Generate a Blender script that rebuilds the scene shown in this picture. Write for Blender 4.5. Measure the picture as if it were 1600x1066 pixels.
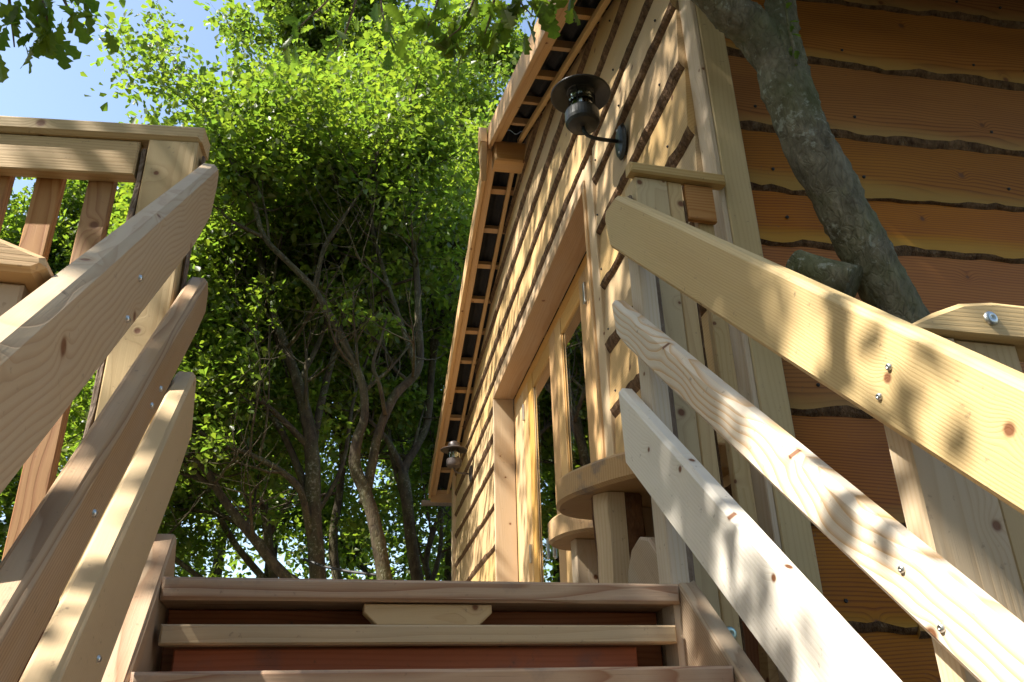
import bpy, math, random
import numpy as np
from mathutils import Vector, Matrix

# ---------------------------------------------------------------- scene, camera, light
for o in list(bpy.data.objects): bpy.data.objects.remove(o)
S = bpy.context.scene
COL = S.collection
ZO = 2.9                                    # eye height above the ground under the tree house
rad = math.radians

cam_d = bpy.data.cameras.new('camera'); cam = bpy.data.objects.new('camera', cam_d); COL.objects.link(cam)
cam_d.sensor_width = 36.0; cam_d.lens = 29.25; cam_d.clip_start = 0.02; cam_d.clip_end = 1000
pit, yaw, rol = rad(24.9), rad(15.05), rad(-1.6)
fw = Vector((math.sin(yaw)*math.cos(pit), math.cos(yaw)*math.cos(pit), math.sin(pit)))
rt0 = Vector((math.cos(yaw), -math.sin(yaw), 0)); up0 = rt0.cross(fw)
rt = math.cos(rol)*rt0 + math.sin(rol)*up0; up = -math.sin(rol)*rt0 + math.cos(rol)*up0
M = Matrix((rt, up, -fw)).transposed().to_4x4(); M.translation = Vector((0, 0, ZO))
cam.matrix_world = M
S.camera = cam

# the cabin's front wall runs along WD, its outward normal is -WN
WY = rad(4.4); SL = rad(42.5)
WD = Vector((math.sin(WY), math.cos(WY), 0)); WN = Vector((math.cos(WY), -math.sin(WY), 0))
C0 = Vector((1.175, 1.95, 0))

SUN_AZ, SUN_EL = rad(18), rad(49.5)           # measured from the wall's outward normal, towards the stairs
sunv = (-WN*math.cos(SUN_AZ) - WD*math.sin(SUN_AZ))*math.cos(SUN_EL) + Vector((0, 0, math.sin(SUN_EL)))
sl = bpy.data.lights.new('sun', 'SUN'); sl.energy = 5.0; sl.angle = rad(0.53); sl.color = (1.0, 0.95, 0.86)
sun = bpy.data.objects.new('sun', sl); COL.objects.link(sun)
sun.rotation_euler = sunv.to_track_quat('Z', 'Y').to_euler()
W = bpy.data.worlds.new('World'); S.world = W; W.use_nodes = True
wn = W.node_tree.nodes; wl = W.node_tree.links
sky = wn.new('ShaderNodeTexSky'); sky.sky_type = 'NISHITA'; sky.sun_disc = False
sky.sun_elevation = SUN_EL; sky.sun_rotation = math.atan2(sunv.x, sunv.y); sky.dust_density = 1.5
tint = wn.new('ShaderNodeMix'); tint.data_type = 'RGBA'; tint.blend_type = 'MULTIPLY'
tint.inputs[0].default_value = 1.0; tint.inputs[7].default_value = (1.0, .975, .92, 1)
wl.new(sky.outputs[0], tint.inputs[6]); wl.new(tint.outputs[2], wn['Background'].inputs[0]); wn['Background'].inputs[1].default_value = 0.135
S.render.engine = 'CYCLES'
S.view_settings.view_transform = 'Standard'; S.view_settings.look = 'None'
S.view_settings.gamma = 1.0; S.view_settings.exposure = 1.5
S.view_settings.use_curve_mapping = False
S.cycles.max_bounces = 8; S.cycles.diffuse_bounces = 5; S.cycles.transmission_bounces = 6

# ---------------------------------------------------------------- materials
class NT:
    def __init__(s, name):
        s.m = bpy.data.materials.new(name); s.m.use_nodes = True
        s.t = s.m.node_tree; s.n = s.t.nodes; s.l = s.t.links
        s.b = s.n['Principled BSDF']; s.out = s.n['Material Output']
    def new(s, typ, ins=None, **kw):
        n = s.n.new(typ)
        for k, v in kw.items(): setattr(n, k, v)
        for k, v in (ins or {}).items(): s.set(n.inputs[k], v)
        return n
    def set(s, sock, v):
        if isinstance(v, bpy.types.NodeSocket): s.l.new(v, sock)
        elif isinstance(v, (tuple, list)) and len(v) == 3 and sock.type == 'RGBA': sock.default_value = (*v, 1)
        else: sock.default_value = v
    def math(s, op, a, b=None, c=None, clamp=False):
        n = s.n.new('ShaderNodeMath'); n.operation = op; n.use_clamp = clamp
        for i, v in enumerate((a, b, c)):
            if v is not None: s.set(n.inputs[i], v)
        return n.outputs[0]
    def vec(s, op, a, b=None):
        n = s.n.new('ShaderNodeVectorMath'); n.operation = op
        s.set(n.inputs[0], a)
        if b is not None: s.set(n.inputs[1], b)
        return n.outputs['Value'] if op in ('LENGTH', 'DISTANCE', 'DOT_PRODUCT') else n.outputs[0]
    def mix(s, f, a, b, blend='MIX'):
        n = s.n.new('ShaderNodeMix'); n.data_type = 'RGBA'; n.blend_type = blend
        s.set(n.inputs[0], f); s.set(n.inputs[6], a); s.set(n.inputs[7], b)
        return n.outputs[2]
    def noise(s, v, sc, det=2, rough=.5, out=0):
        n = s.new('ShaderNodeTexNoise', {'Vector': v, 'Scale': sc, 'Detail': det, 'Roughness': rough})
        return n.outputs[out]
    def ramp(s, f, pts):
        n = s.n.new('ShaderNodeValToRGB'); s.l.new(f, n.inputs[0])
        e = n.color_ramp.elements
        while len(e) < len(pts): e.new(.5)
        for el, (p, c) in zip(e, pts):
            el.position = p; el.color = (*c, 1) if isinstance(c, tuple) else (c, c, c, 1)
        return n.outputs[0]
    def sep(s, v):
        n = s.n.new('ShaderNodeSeparateXYZ'); s.l.new(v, n.inputs[0]); return n.outputs
    def comb(s, x, y, z):
        n = s.n.new('ShaderNodeCombineXYZ')
        for i, v in enumerate((x, y, z)): s.set(n.inputs[i], v)
        return n.outputs[0]

def wood(name, light, dark, dens=150, con=.7, knots=.5, grey=0.0, sap=None, rough=.62, axis='X', fig=1.0, knotcol=(.16, .065, .025), bump=.25, stain=.0):
    """Solid sawn softwood: growth rings round a wandering pith, fibres, knots. Grain runs along local X (or Z)."""
    k = NT(name)
    tc = k.new('ShaderNodeTexCoord').outputs['Object']
    rnd = k.new('ShaderNodeObjectInfo').outputs['Random']
    if axis == 'Z':
        q = k.sep(tc); tc = k.comb(q[2], q[1], q[0])
    q = k.sep(tc)
    r2 = k.math('FRACT', k.math('MULTIPLY', rnd, 17.31)); r3 = k.math('FRACT', k.math('MULTIPLY', rnd, 91.7))
    x = k.math('ADD', q[0], k.math('MULTIPLY', rnd, 60.0))
    y, z = q[1], q[2]
    # knots
    kv = k.comb(x, k.math('ADD', k.math('ADD', z, y), k.math('MULTIPLY', r2, 9.0)), 0.0)
    vor = k.new('ShaderNodeTexVoronoi', {'Vector': kv, 'Scale': 5.2}, voronoi_dimensions='2D')
    kd = vor.outputs['Distance']; kr = k.sep(vor.outputs['Color'])
    on = k.math('LESS_THAN', kr[0], knots)
    ksz = k.math('ADD', .028, k.math('MULTIPLY', kr[1], .05))
    kin = k.math('MULTIPLY', on, k.math('SUBTRACT', 1.0, k.math('SMOOTH_MIN', k.math('DIVIDE', kd, ksz), 1.0, .3), clamp=True))
    kin = k.math('MULTIPLY', kin, 2.2, clamp=True)
    kfar = k.math('MULTIPLY', on, k.math('POWER', k.math('SUBTRACT', 1.0, k.math('MULTIPLY', kd, 4.0), clamp=True), 2.0))
    # pith wander
    low = k.noise(k.comb(k.math('MULTIPLY', x, .9*fig), k.math('MULTIPLY', y, 3.0), k.math('MULTIPLY', z, 3.0)), 1.0, 2.0, .45, out=1)
    lw = k.sep(k.vec('SUBTRACT', low, (.5, .5, .5)))
    yy = k.math('ADD', k.math('ADD', y, k.math('ADD', .03, k.math('MULTIPLY', r3, .05))), k.math('MULTIPLY', lw[0], .07*fig))
    zz = k.math('ADD', k.math('ADD', z, k.math('MULTIPLY', k.math('SUBTRACT', r2, .5), .10)), k.math('MULTIPLY', lw[1], .06*fig))
    r = k.math('SQRT', k.math('ADD', k.math('MULTIPLY', yy, yy), k.math('MULTIPLY', zz, zz)))
    r = k.math('ADD', r, k.math('MULTIPLY', kfar, .022))
    wob = k.noise(k.comb(k.math('MULTIPLY', x, 3.0), k.math('MULTIPLY', y, 30.0), k.math('MULTIPLY', z, 30.0)), 1.0, 2.0)
    r = k.math('ADD', r, k.math('MULTIPLY', wob, .006))
    ring = k.ramp(k.math('FRACT', k.math('MULTIPLY', r, dens)), [(0.0, .15), (.45, .0), (.82, .75), (.93, 1.0), (1.0, .15)])
    fib = k.noise(k.comb(k.math('MULTIPLY', x, 7.0), k.math('MULTIPLY', y, 420.0), k.math('MULTIPLY', z, 420.0)), 1.0, 3.0, .6)
    blo = k.noise(k.comb(k.math('MULTIPLY', x, 1.6), k.math('MULTIPLY', y, 9.0), k.math('MULTIPLY', z, 9.0)), 1.0, 3.0, .55)
    f = k.math('MULTIPLY', ring, con)
    f = k.math('ADD', f, k.math('MULTIPLY', k.math('SUBTRACT', blo, .45), .9), clamp=True)
    col = k.mix(f, light, dark)
    if sap is not None:           # pale sapwood along the waney lower edge
        e = k.math('SUBTRACT', 1.0, k.math('DIVIDE', k.math('ADD', k.math('SUBTRACT', z, sap[1]), k.math('MULTIPLY', k.math('SUBTRACT', blo, .5), .07)), .05), clamp=True)
        col = k.mix(e, col, sap[0])
    col = k.mix(k.math('MULTIPLY', k.math('SUBTRACT', 1.0, fib), .32), col, dark)
    hsv = k.new('ShaderNodeHueSaturation', {'Hue': k.math('ADD', .497, k.math('MULTIPLY', r3, .007)), 'Saturation': k.math('ADD', .9, k.math('MULTIPLY', r2, .2)),
                                            'Value': k.math('ADD', .86, k.math('MULTIPLY', rnd, .28)), 'Color': col})
    col = hsv.outputs[0]
    if grey > 0:
        g = k.noise(k.comb(k.math('MULTIPLY', x, 2.5), k.math('MULTIPLY', y, 14.0), k.math('MULTIPLY', z, 14.0)), 1.0, 4.0, .6)
        g = k.math('MULTIPLY', k.math('MULTIPLY', k.math('SUBTRACT', g, .35), 2.2, clamp=True), grey)
        col = k.mix(k.math('MULTIPLY', g, k.math('SUBTRACT', 1.0, k.math('MULTIPLY', ring, .6))), col, (.46, .43, .38))
    if stain > 0:
        g = k.noise(tc, 9.0, 5.0, .65)
        g = k.math('MULTIPLY', k.math('MULTIPLY', k.math('SUBTRACT', g, .56), 6.0, clamp=True), stain)
        col = k.mix(g, col, (.10, .10, .11))
    # dirt specks and small scuffs
    sp = k.noise(tc, 60.0, 3.0, .6)
    col = k.mix(k.math('MULTIPLY', k.math('SUBTRACT', sp, .66), 5.0, clamp=True), col, (.12, .08, .05))
    chk = k.noise(k.comb(k.math('MULTIPLY', x, 1.1), k.math('MULTIPLY', y, 95.0), k.math('MULTIPLY', z, 95.0)), 1.0, 2.0, .5)
    chk = k.math('MULTIPLY', k.math('SUBTRACT', chk, .725), 14.0, clamp=True)
    col = k.mix(k.math('MULTIPLY', chk, .75), col, (.09, .05, .025))
    halo = k.math('MULTIPLY', on, k.math('SUBTRACT', 1.0, k.math('MULTIPLY', kd, 9.0), clamp=True))
    col = k.mix(k.math('MULTIPLY', halo, .45), col, dark)
    col = k.mix(kin, col, knotcol)
    k.set(k.b.inputs['Base Color'], col)
    k.set(k.b.inputs['Roughness'], k.math('ADD', rough-.06, k.math('MULTIPLY', fib, .16)))
    k.b.inputs['Specular IOR Level'].default_value = .35
    h = k.math('ADD', k.math('MULTIPLY', ring, -.6), k.math('ADD', k.math('MULTIPLY', fib, .7), k.math('ADD', k.math('MULTIPLY', kin, -.8), k.math('MULTIPLY', chk, -1.6))))
    bp = k.new('ShaderNodeBump', {'Height': h, 'Strength': bump, 'Distance': .002})
    k.set(k.b.inputs['Normal'], bp.outputs[0])
    return k.m

def bark_mat(name, base, dark, lichen=0.0, moss=0.0, sc=1.0, bump=1.0, pale=(.34, .36, .30)):
    k = NT(name)
    tc = k.new('ShaderNodeTexCoord').outputs['Object']
    a = k.noise(k.vec('MULTIPLY', tc, (sc, sc, sc*.45)), 22.0, 6.0, .68)
    b = k.noise(tc, 5.0*sc, 4.0, .6)
    vor = k.new('ShaderNodeTexVoronoi', {'Vector': k.vec('MULTIPLY', tc, (1, 1, .45)), 'Scale': 30.0*sc}, feature='DISTANCE_TO_EDGE')
    cr = k.math('MULTIPLY', vor.outputs[0], 5.0, clamp=True)
    col = k.mix(k.ramp(a, [(.35, 1.0), (.62, 0.0)]), base, dark)
    col = k.mix(k.math('MULTIPLY', k.math('SUBTRACT', 1.0, cr), .28), col, dark)
    if moss > 0:
        col = k.mix(k.math('MULTIPLY', k.math('MULTIPLY', k.math('SUBTRACT', b, .42), 4.0, clamp=True), moss), col, (.085, .105, .03))
    if lichen > 0:
        g = k.noise(tc, 34.0, 4.0, .7)
        g2 = k.noise(tc, 4.0, 3.0, .5)
        g = k.math('MULTIPLY', k.math('SUBTRACT', k.math('ADD', g, k.math('MULTIPLY', g2, .5)), .84), 12.0, clamp=True)
        col = k.mix(k.math('MULTIPLY', g, lichen), col, pale)
    k.b.inputs['Roughness'].default_value = .9
    k.b.inputs['Specular IOR Level'].default_value = .2
    v2 = k.new('ShaderNodeTexVoronoi', {'Vector': k.vec('MULTIPLY', k.vec('ADD', tc, k.vec('MULTIPLY', k.noise(tc, 14.0, 2.0, .5, 1), (.06, .06, .06))), (1, 1, .28)), 'Scale': 62.0*sc}, feature='DISTANCE_TO_EDGE')
    h = k.math('ADD', k.math('MULTIPLY', a, .9), k.math('ADD', k.math('MULTIPLY', cr, .15), k.math('MULTIPLY', k.math('MULTIPLY', v2.outputs[0], 6.0, clamp=True), .18)))
    col = k.mix(k.math('MULTIPLY', k.math('SUBTRACT', 1.0, k.math('MULTIPLY', v2.outputs[0], 9.0), clamp=True), .14), col, dark)
    k.set(k.b.inputs['Base Color'], col)
    bp = k.new('ShaderNodeBump', {'Height': h, 'Strength': bump, 'Distance': .012})
    k.set(k.b.inputs['Normal'], bp.outputs[0])
    return k.m

def plain(name, col, rough=.5, metal=0.0, var=.15, sc=40):
    k = NT(name)
    tc = k.new('ShaderNodeTexCoord').outputs['Object']
    a = k.noise(tc, sc, 4.0, .6)
    c2 = tuple(c*(1-var*2) for c in col)
    k.set(k.b.inputs['Base Color'], k.mix(k.ramp(a, [(.35, 0.0), (.7, 1.0)]), col, c2))
    k.set(k.b.inputs['Roughness'], k.math('ADD', rough-.1, k.math('MULTIPLY', a, .2)))
    k.b.inputs['Metallic'].default_value = metal
    return k.m

def leaf_mat(name, base, trans, tmix=.45):
    k = NT(name)
    at = k.new('ShaderNodeAttribute', attribute_name='tint').outputs['Fac']
    oi = k.new('ShaderNodeObjectInfo').outputs['Random']
    t = k.math('FRACT', k.math('ADD', at, oi))
    yel = tuple(min(1, c*f) for c, f in zip(base, (1.7, 1.3, 1.0))); base = tuple(c*f for c, f in zip(base, (.75, .85, 1.0))); trans = tuple(c*f for c, f in zip(trans, (.62, .78, .9)))
    bc = k.mix(t, base, yel)
    tyel = tuple(min(1, c*f) for c, f in zip(trans, (1.5, 1.15, .9)))
    tcx = k.mix(t, trans, tyel)
    k.set(k.b.inputs['Base Color'], bc); k.b.inputs['Roughness'].default_value = .42
    k.b.inputs['Specular IOR Level'].default_value = .45
    tr = k.new('ShaderNodeBsdfTranslucent', {'Color': tcx})
    mx = k.new('ShaderNodeMixShader', {0: tmix, 1: k.b.outputs[0], 2: tr.outputs[0]})
    k.l.new(mx.outputs[0], k.out.inputs[0])
    return k.m

def glass_mat():
    k = NT('window_glass')
    fr = k.new('ShaderNodeFresnel', {'IOR': 1.52})
    gl = k.new('ShaderNodeBsdfGlossy', {'Color': (.95, .97, .96), 'Roughness': .01})
    tp = k.new('ShaderNodeBsdfTransparent', {'Color': (.86, .9, .88)})
    f2 = k.math('MULTIPLY', fr.outputs[0], 2.4, clamp=True)
    mx = k.new('ShaderNodeMixShader', {0: f2, 1: tp.outputs[0], 2: gl.outputs[0]})
    k.l.new(mx.outputs[0], k.out.inputs[0])
    return k.m

MAT = dict(
    rail_yellow=wood('rail_yellow', (.60, .46, .235), (.45, .30, .125), 170, .55, .35),
    rail_weathered=wood('rail_weathered', (.62, .565, .47), (.47, .285, .125), 58, .85, .4, grey=.5, fig=3.0, bump=.4),
    rail_white=wood('rail_white', (.68, .63, .55), (.56, .49, .39), 110, .45, .3, grey=.35, fig=1.8),
    rail_tan=wood('rail_tan', (.54, .39, .215), (.38, .225, .10), 95, .6, .6, fig=2.2, grey=.22),
    rail_red=wood('rail_red', (.47, .315, .185), (.24, .125, .06), 170, .8, .2, grey=.3, bump=.4),
    rail_pale=wood('rail_pale', (.54, .41, .26), (.44, .31, .18), 140, .35, .2),
    stringer=wood('stringer', (.48, .34, .21), (.27, .15, .075), 160, .8, .2, grey=.35, bump=.4),
    tread=wood('tread', (.54, .37, .23), (.29, .135, .065), 150, .85, .15, grey=.28, stain=.45, bump=.5),
    riser=wood('riser', (.36, .15, .075), (.2, .07, .035), 120, .6, .2),
    red_board=wood('red_board', (.42, .15, .075), (.31, .095, .045), 90, .5, .2, stain=.4),
    batten=wood('batten', (.50, .365, .22), (.38, .25, .13), 120, .45, .55),
    newel=wood('newel', (.50, .37, .20), (.37, .245, .115), 110, .5, .45),
    newel_pale=wood('newel_pale', (.56, .44, .31), (.43, .30, .18), 120, .45, .4, grey=.25),
    cap=wood('cap', (.54, .38, .185), (.40, .25, .10), 130, .6, .4),
    baluster=wood('baluster', (.44, .235, .09), (.28, .115, .035), 110, .9, .55, fig=1.6),
    front=wood('front_board', (.52, .36, .18), (.38, .235, .10), 100, .5, .45),
    side=wood('side_board', (.44, .165, .022), (.19, .052, .007), 110, .85, .35, sap=((.44, .25, .06), .024), fig=1.3),
    trim=wood('corner_trim', (.52, .385, .19), (.42, .29, .12), 110, .4, .2),
    joinery=wood('joinery', (.56, .335, .125), (.42, .22, .07), 200, .5, .05, rough=.45),
    sawn=wood('sawn_jamb', (.52, .37, .215), (.40, .26, .13), 130, .4, .4, grey=.2),
    barge=wood('barge_board', (.47, .285, .115), (.35, .185, .065), 120, .5, .3, grey=.25),
    slab=wood('slab', (.52, .35, .175), (.36, .20, .085), 120, .55, .25, stain=.7),
    loglight=wood('log_face', (.58, .45, .29), (.44, .29, .15), 90, .5, .8, axis='Z', fig=1.6), postlight=wood('post_face', (.58, .50, .40), (.46, .35, .24), 90, .5, .5, axis='Z', grey=.4),
    deck=wood('deck_board', (.34, .26, .19), (.22, .15, .10), 120, .6, .2, grey=.5),
    bark=bark_mat('waney_bark', (.20, .12, .065), (.055, .028, .014), .35, 0, 1.6, .9, (.22, .17, .12)),
    logbark=bark_mat('log_bark', (.19, .085, .035), (.07, .03, .014), .1, 0, 1.0, .7, (.25, .2, .15)),
    greybark=bark_mat('grey_bark', (.27, .20, .15), (.12, .08, .055), .3, 0, 1.0, .8),
    oakbark=bark_mat('oak_bark', (.215, .19, .135), (.075, .066, .045), .55, .5, 1.0, 1.0),
    treebark=bark_mat('tree_bark', (.09, .068, .042), (.03, .023, .015), .45, .35, .8, 1.0, (.27, .26, .2)),
    lamp=plain('lamp_black', (.022, .024, .024), .42, .3),
    lampgrey=plain('lamp_bronze', (.075, .06, .055), .42, .4),
    steel=plain('steel', (.55, .56, .55), .35, 1.0, .1),
    zinc=plain('zinc_bolt', (.42, .55, .52), .4, .9, .1),
    roof=plain('bitumen_sheet', (.012, .012, .013), .8),
    dark=plain('dark_timber', (.05, .035, .025), .8),
    cable=plain('black_cable', (.012, .012, .012), .6),
    darkmetal=plain('dark_nail', (.05, .05, .055), .5, .6, .1),
    gutter=plain('gutter_grey', (.26, .22, .19), .5, 0, .15),
    bulb=plain('lamp_holder', (.55, .53, .48), .4),
    ground=plain('woodland_floor', (.06, .055, .03), .95, 0, .3, 3),
    leaf=leaf_mat('oak_leaf', (.062, .102, .016), (.25, .38, .025), .5),
    leaf2=leaf_mat('woodland_leaf', (.072, .105, .016), (.31, .43, .032), .52),
    glass=glass_mat(),
)
MAT['lampglass'] = MAT['glass']

# ---------------------------------------------------------------- object helpers
WORLD = {}
def V(x, y, z): return Vector((x, y, z + ZO))
def basis(org, ax, ay, az):
    m = Matrix((ax, ay, az)).transposed().to_4x4(); m.translation = org
    return m
def link(o, parent, mw):
    COL.objects.link(o)
    if parent is not None:
        o.parent = parent; o.matrix_basis = WORLD[parent.name].inverted() @ mw
    else: o.matrix_basis = mw
    WORLD[o.name] = mw
    return o
def thing(name, label, cat, loc, group=None):
    o = bpy.data.objects.new(name, None); o.empty_display_size = .1
    o['label'] = label; o['category'] = cat
    if group: o['group'] = group
    return link(o, None, Matrix.Translation(loc))
def mesh(verts, faces, mats, midx=None, smooth=False):
    me = bpy.data.meshes.new('m'); me.from_pydata([tuple(v) for v in verts], [], faces)
    for m in mats: me.materials.append(MAT[m] if isinstance(m, str) else m)
    if midx is not None: me.polygons.foreach_set('material_index', midx)
    if smooth: me.polygons.foreach_set('use_smooth', [True]*len(me.polygons))
    me.update(); return me
def obj(name, me, parent, mw, **props):
    me.name = name
    o = bpy.data.objects.new(name, me)
    for k, v in props.items(): o[k] = v
    return link(o, parent, mw)

def inset(poly, c):
    n = len(poly); out = []
    for i in range(n):
        p0, p1, p2 = Vector(poly[i-1]), Vector(poly[i]), Vector(poly[(i+1) % n])
        d1 = (p1-p0).normalized(); d2 = (p2-p1).normalized()
        n1 = Vector((-d1.y, d1.x)); n2 = Vector((-d2.y, d2.x))
        m = (n1+n2); m = m/ max(.35, m.dot(n1)) if m.length > 1e-6 else n1
        out.append(p1 + m*c)
    return out
def prism(poly, T, c=.004, mats=('front',), edge_mat=None):
    """outline in local X-Z (counter-clockwise seen from -Y), thickness along Y, chamfered arrises"""
    n = len(poly); ins = inset(poly, c)
    rings = [(ins, -T/2), (poly, -T/2+c), (poly, T/2-c), (ins, T/2)]
    vs = [(p[0], y, p[1]) for ring, y in rings for p in ring]
    fs = [tuple(range(n))] + [tuple(3*n+i for i in reversed(range(n)))]
    mi = [0, 0]
    for k in range(3):
        for i in range(n):
            j = (i+1) % n
            fs.append((k*n+i, (k+1)*n+i, (k+1)*n+j, k*n+j)); mi.append(edge_mat[i] if edge_mat else 0)
    me = mesh(vs, fs, mats, mi)
    return me
def rect(x0, x1, z0, z1): return [(x0, z0), (x1, z0), (x1, z1), (x0, z1)]
def board(name, parent, mat, org, ax, az, poly, T, c=.004, **props):
    ay = az.cross(ax)
    return obj(name, prism(poly, T, c, (mat,)), parent, basis(org, ax, ay, az), **props)
X3, Y3, Z3 = Vector((1, 0, 0)), Vector((0, 1, 0)), Vector((0, 0, 1))
def boxb(name, parent, mat, lo, hi, long='x', c=.003, **props):
    """axis-aligned board between two corners, grain along the named axis"""
    lo, hi = Vector(lo), Vector(hi); cen = (lo+hi)/2; d = hi-lo
    if long == 'x': ax, az, L, H, T = X3, Z3, d.x, d.z, d.y
    elif long == 'y': ax, az, L, H, T = Y3, Z3, d.y, d.z, d.x
    else: ax, az, L, H, T = Z3, X3, d.z, d.x, d.y
    return board(name, parent, mat, V(*cen), ax, az, rect(-L/2, L/2, -H/2, H/2), T, c, **props)
def wbox(name, parent, mat, a0, a1, o0, o1, z0, z1, long='a', c=.003, **props):
    """board in the front wall's frame: a along the wall, o outwards"""
    cen = C0 + WD*(a0+a1)/2 - WN*(o0+o1)/2; cen = V(cen.x, cen.y, (z0+z1)/2)
    L, T, H = a1-a0, o1-o0, z1-z0
    if long == 'a': return board(name, parent, mat, cen, WD, Z3, rect(-L/2, L/2, -H/2, H/2), T, c, **props)
    if long == 'z': return board(name, parent, mat, cen, Z3, WD, rect(-H/2, H/2, -L/2, L/2), T, c, **props)
    return board(name, parent, mat, cen, WN, Z3, rect(-T/2, T/2, -H/2, H/2), L, c, **props)

def tube(pts, radii, sides=8, cap=True, jitter=0.0, seed=0):
    rs = random.Random(seed)
    vs, fs = [], []; n = len(pts); pts = [Vector(p) for p in pts]
    ref = Vector((.31, .87, .12))
    for i, p in enumerate(pts):
        t = (pts[min(i+1, n-1)] - pts[max(i-1, 0)]).normalized()
        u = t.cross(ref)
        if u.length < .05: u = t.cross(X3)
        u.normalize(); v = t.cross(u)
        for k in range(sides):
            a = 2*math.pi*k/sides; r = radii[i]*(1+rs.uniform(-jitter, jitter))
            vs.append(p + u*(math.cos(a)*r) + v*(math.sin(a)*r))
    for i in range(n-1):
        for k in range(sides):
            j = (k+1) % sides
            fs.append((i*sides+k, i*sides+j, (i+1)*sides+j, (i+1)*sides+k))
    if cap:
        fs.append(tuple(reversed(range(sides)))); fs.append(tuple((n-1)*sides+k for k in range(sides)))
    return vs, fs
def smooth_line(pts, sub=4):
    """Catmull-Rom through (x,y,z,r)"""
    P = [np.array(p, float) for p in pts]; P = [2*P[0]-P[1]] + P + [2*P[-1]-P[-2]]
    out = []
    for i in range(1, len(P)-2):
        for s in range(sub):
            t = s/sub
            out.append(.5*((2*P[i]) + (-P[i-1]+P[i+1])*t + (2*P[i-1]-5*P[i]+4*P[i+1]-P[i+2])*t*t + (-P[i-1]+3*P[i]-3*P[i+1]+P[i+2])*t**3))
    out.append(P[-2]); return out
def lathe(prof, sides=32):
    vs, fs = [], []
    for r, z in prof:
        for k in range(sides):
            a = 2*math.pi*k/sides; vs.append((r*math.cos(a), r*math.sin(a), z))
    for i in range(len(prof)-1):
        for k in range(sides):
            j = (k+1) % sides; fs.append((i*sides+k, i*sides+j, (i+1)*sides+j, (i+1)*sides+k))
    return vs, fs

def waney(L, H, T, seed, clip=None, x0=0.0, wob=1.0, bark_h=.038, rag=1.0):
    """overlapping sawn plank with its barked, wavy lower edge. local X along, Y outwards, Z up; z=0 is the mean lower edge.
    clip(x) gives the highest z the plank may reach."""
    rs = np.random.RandomState(seed); n = max(4, int(L/.035)); xs = np.linspace(0, L, n+1)
    ph = rs.rand(6)*6.28
    w = wob*(.007*np.sin(xs*1.3+ph[0]) + .004*np.sin(xs*4.1+ph[1]) + .0025*np.sin(xs*13+ph[2]) + .002*np.sin(xs*31+ph[3]) + rs.uniform(-.003, .003, n+1))
    ph2 = rs.rand(4)*6.28
    b = bark_h*(.95 + rag*(.75*np.sin(xs*2.3+ph[4])*np.sin(xs*1.1+ph2[0]) + .26*np.sin(xs*8.7+ph[5]) + .18*np.sin(xs*23+ph2[1]) + rs.uniform(-.25, .25, n+1)))
    b = np.maximum(b, .003)
    vs, fs, mi = [], [], []
    keep = []
    for i, x in enumerate(xs):
        h = H if clip is None else min(H, clip(x + x0))
        zb = w[i]
        fz = zb + b[i]
        ok = h > fz + .01
        h = max(h, fz + .011); keep.append(ok)
        k = 1 - .75*min(1, h/H)
        vs += [(x, 0, zb - .004), (x, T*.45, zb), (x, T*.8, zb + b[i]*.45), (x, T, fz), (x, T*.32 + .0*k, h), (x, 0, h)]
    for i in range(n):
        if not (keep[i] or keep[i+1]): continue
        o = i*6
        for k, m in ((0, 1), (1, 1), (2, 1), (3, 0), (4, 0), (5, 0)):
            j = (k+1) % 6
            fs.append((o+k, o+6+k, o+6+j, o+j)); mi.append(m)
    ks = [i for i in range(n) if keep[i] or keep[i+1]]
    if not ks: return None
    s, e = ks[0], ks[-1]+1
    vs = vs[s*6:(e+1)*6]; fs = [tuple(i-s*6 for i in f) for f in fs]; e -= s; s = 0
    fs.append(tuple(s*6+k for k in range(6))); mi.append(0)
    fs.append(tuple(e*6+k for k in reversed(range(6)))); mi.append(0)
    return vs, fs, mi

def screw(parent, name, pos, nrm, r=.006, mat='steel'):
    z = nrm.normalized(); x = z.orthogonal().normalized(); y = z.cross(x)
    vs, fs = lathe([(r*1.25, -.001), (r*1.25, .0015), (r, .004), (r*.55, .0052), (r*.35, .0035), (0.0001, .003)], 12)
    return obj(name, mesh(vs, fs, (mat,), smooth=True), parent, basis(pos, x, y, z))

# ---------------------------------------------------------------- ground
gv = [(-300, -300, 0), (300, -300, 0), (300, 300, 0), (-300, 300, 0)]
g = obj('ground', mesh(gv, [(0, 1, 2, 3)], ('ground',)), None, Matrix.Identity(4), kind='structure')

# ---------------------------------------------------------------- cabin
RIDGE_A, RIDGE_Z = 2.65, 3.80
def roofz(a): return RIDGE_Z - .395*(RIDGE_A-a) if a < RIDGE_A else RIDGE_Z - .28*(a-RIDGE_A)
cl = C0 + WD*3.5 + WN*1.8
cabin = thing('treehouse_cabin', 'timber treehouse cabin clad in waney-edged boards with glazed doors and a low gable roof', 'cabin', Vector((cl.x, cl.y, 0)))
def FW(a, o, z):
    p = C0 + WD*a - WN*o; return V(p.x, p.y, z)
def front_board(a0, a1, z, H, seed, mat='front'):
    r = waney(a1-a0, H, .034, seed, wob=.4, bark_h=.034, rag=.45, clip=lambda x: roofz(x) - .006 - z, x0=a0)
    if r is None: return
    vs, fs, mi = r
    obj('board', mesh(vs, fs, (mat, 'bark'), mi), cabin, basis(FW(a0, 0, z), WD, -WN, Z3))
DA0, DA1, DZ = 1.21, 4.02, 2.35              # door opening
nz = [-.62, -.32, -.02, .27, .56, .85, 1.14, 1.43, 1.74, 2.02, 2.30]
for i, z in enumerate(nz):
    front_board(.0, DA0-.13, z, (nz[i+1]-z if i+1 < len(nz) else .24) + .035, 10+i)
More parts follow.
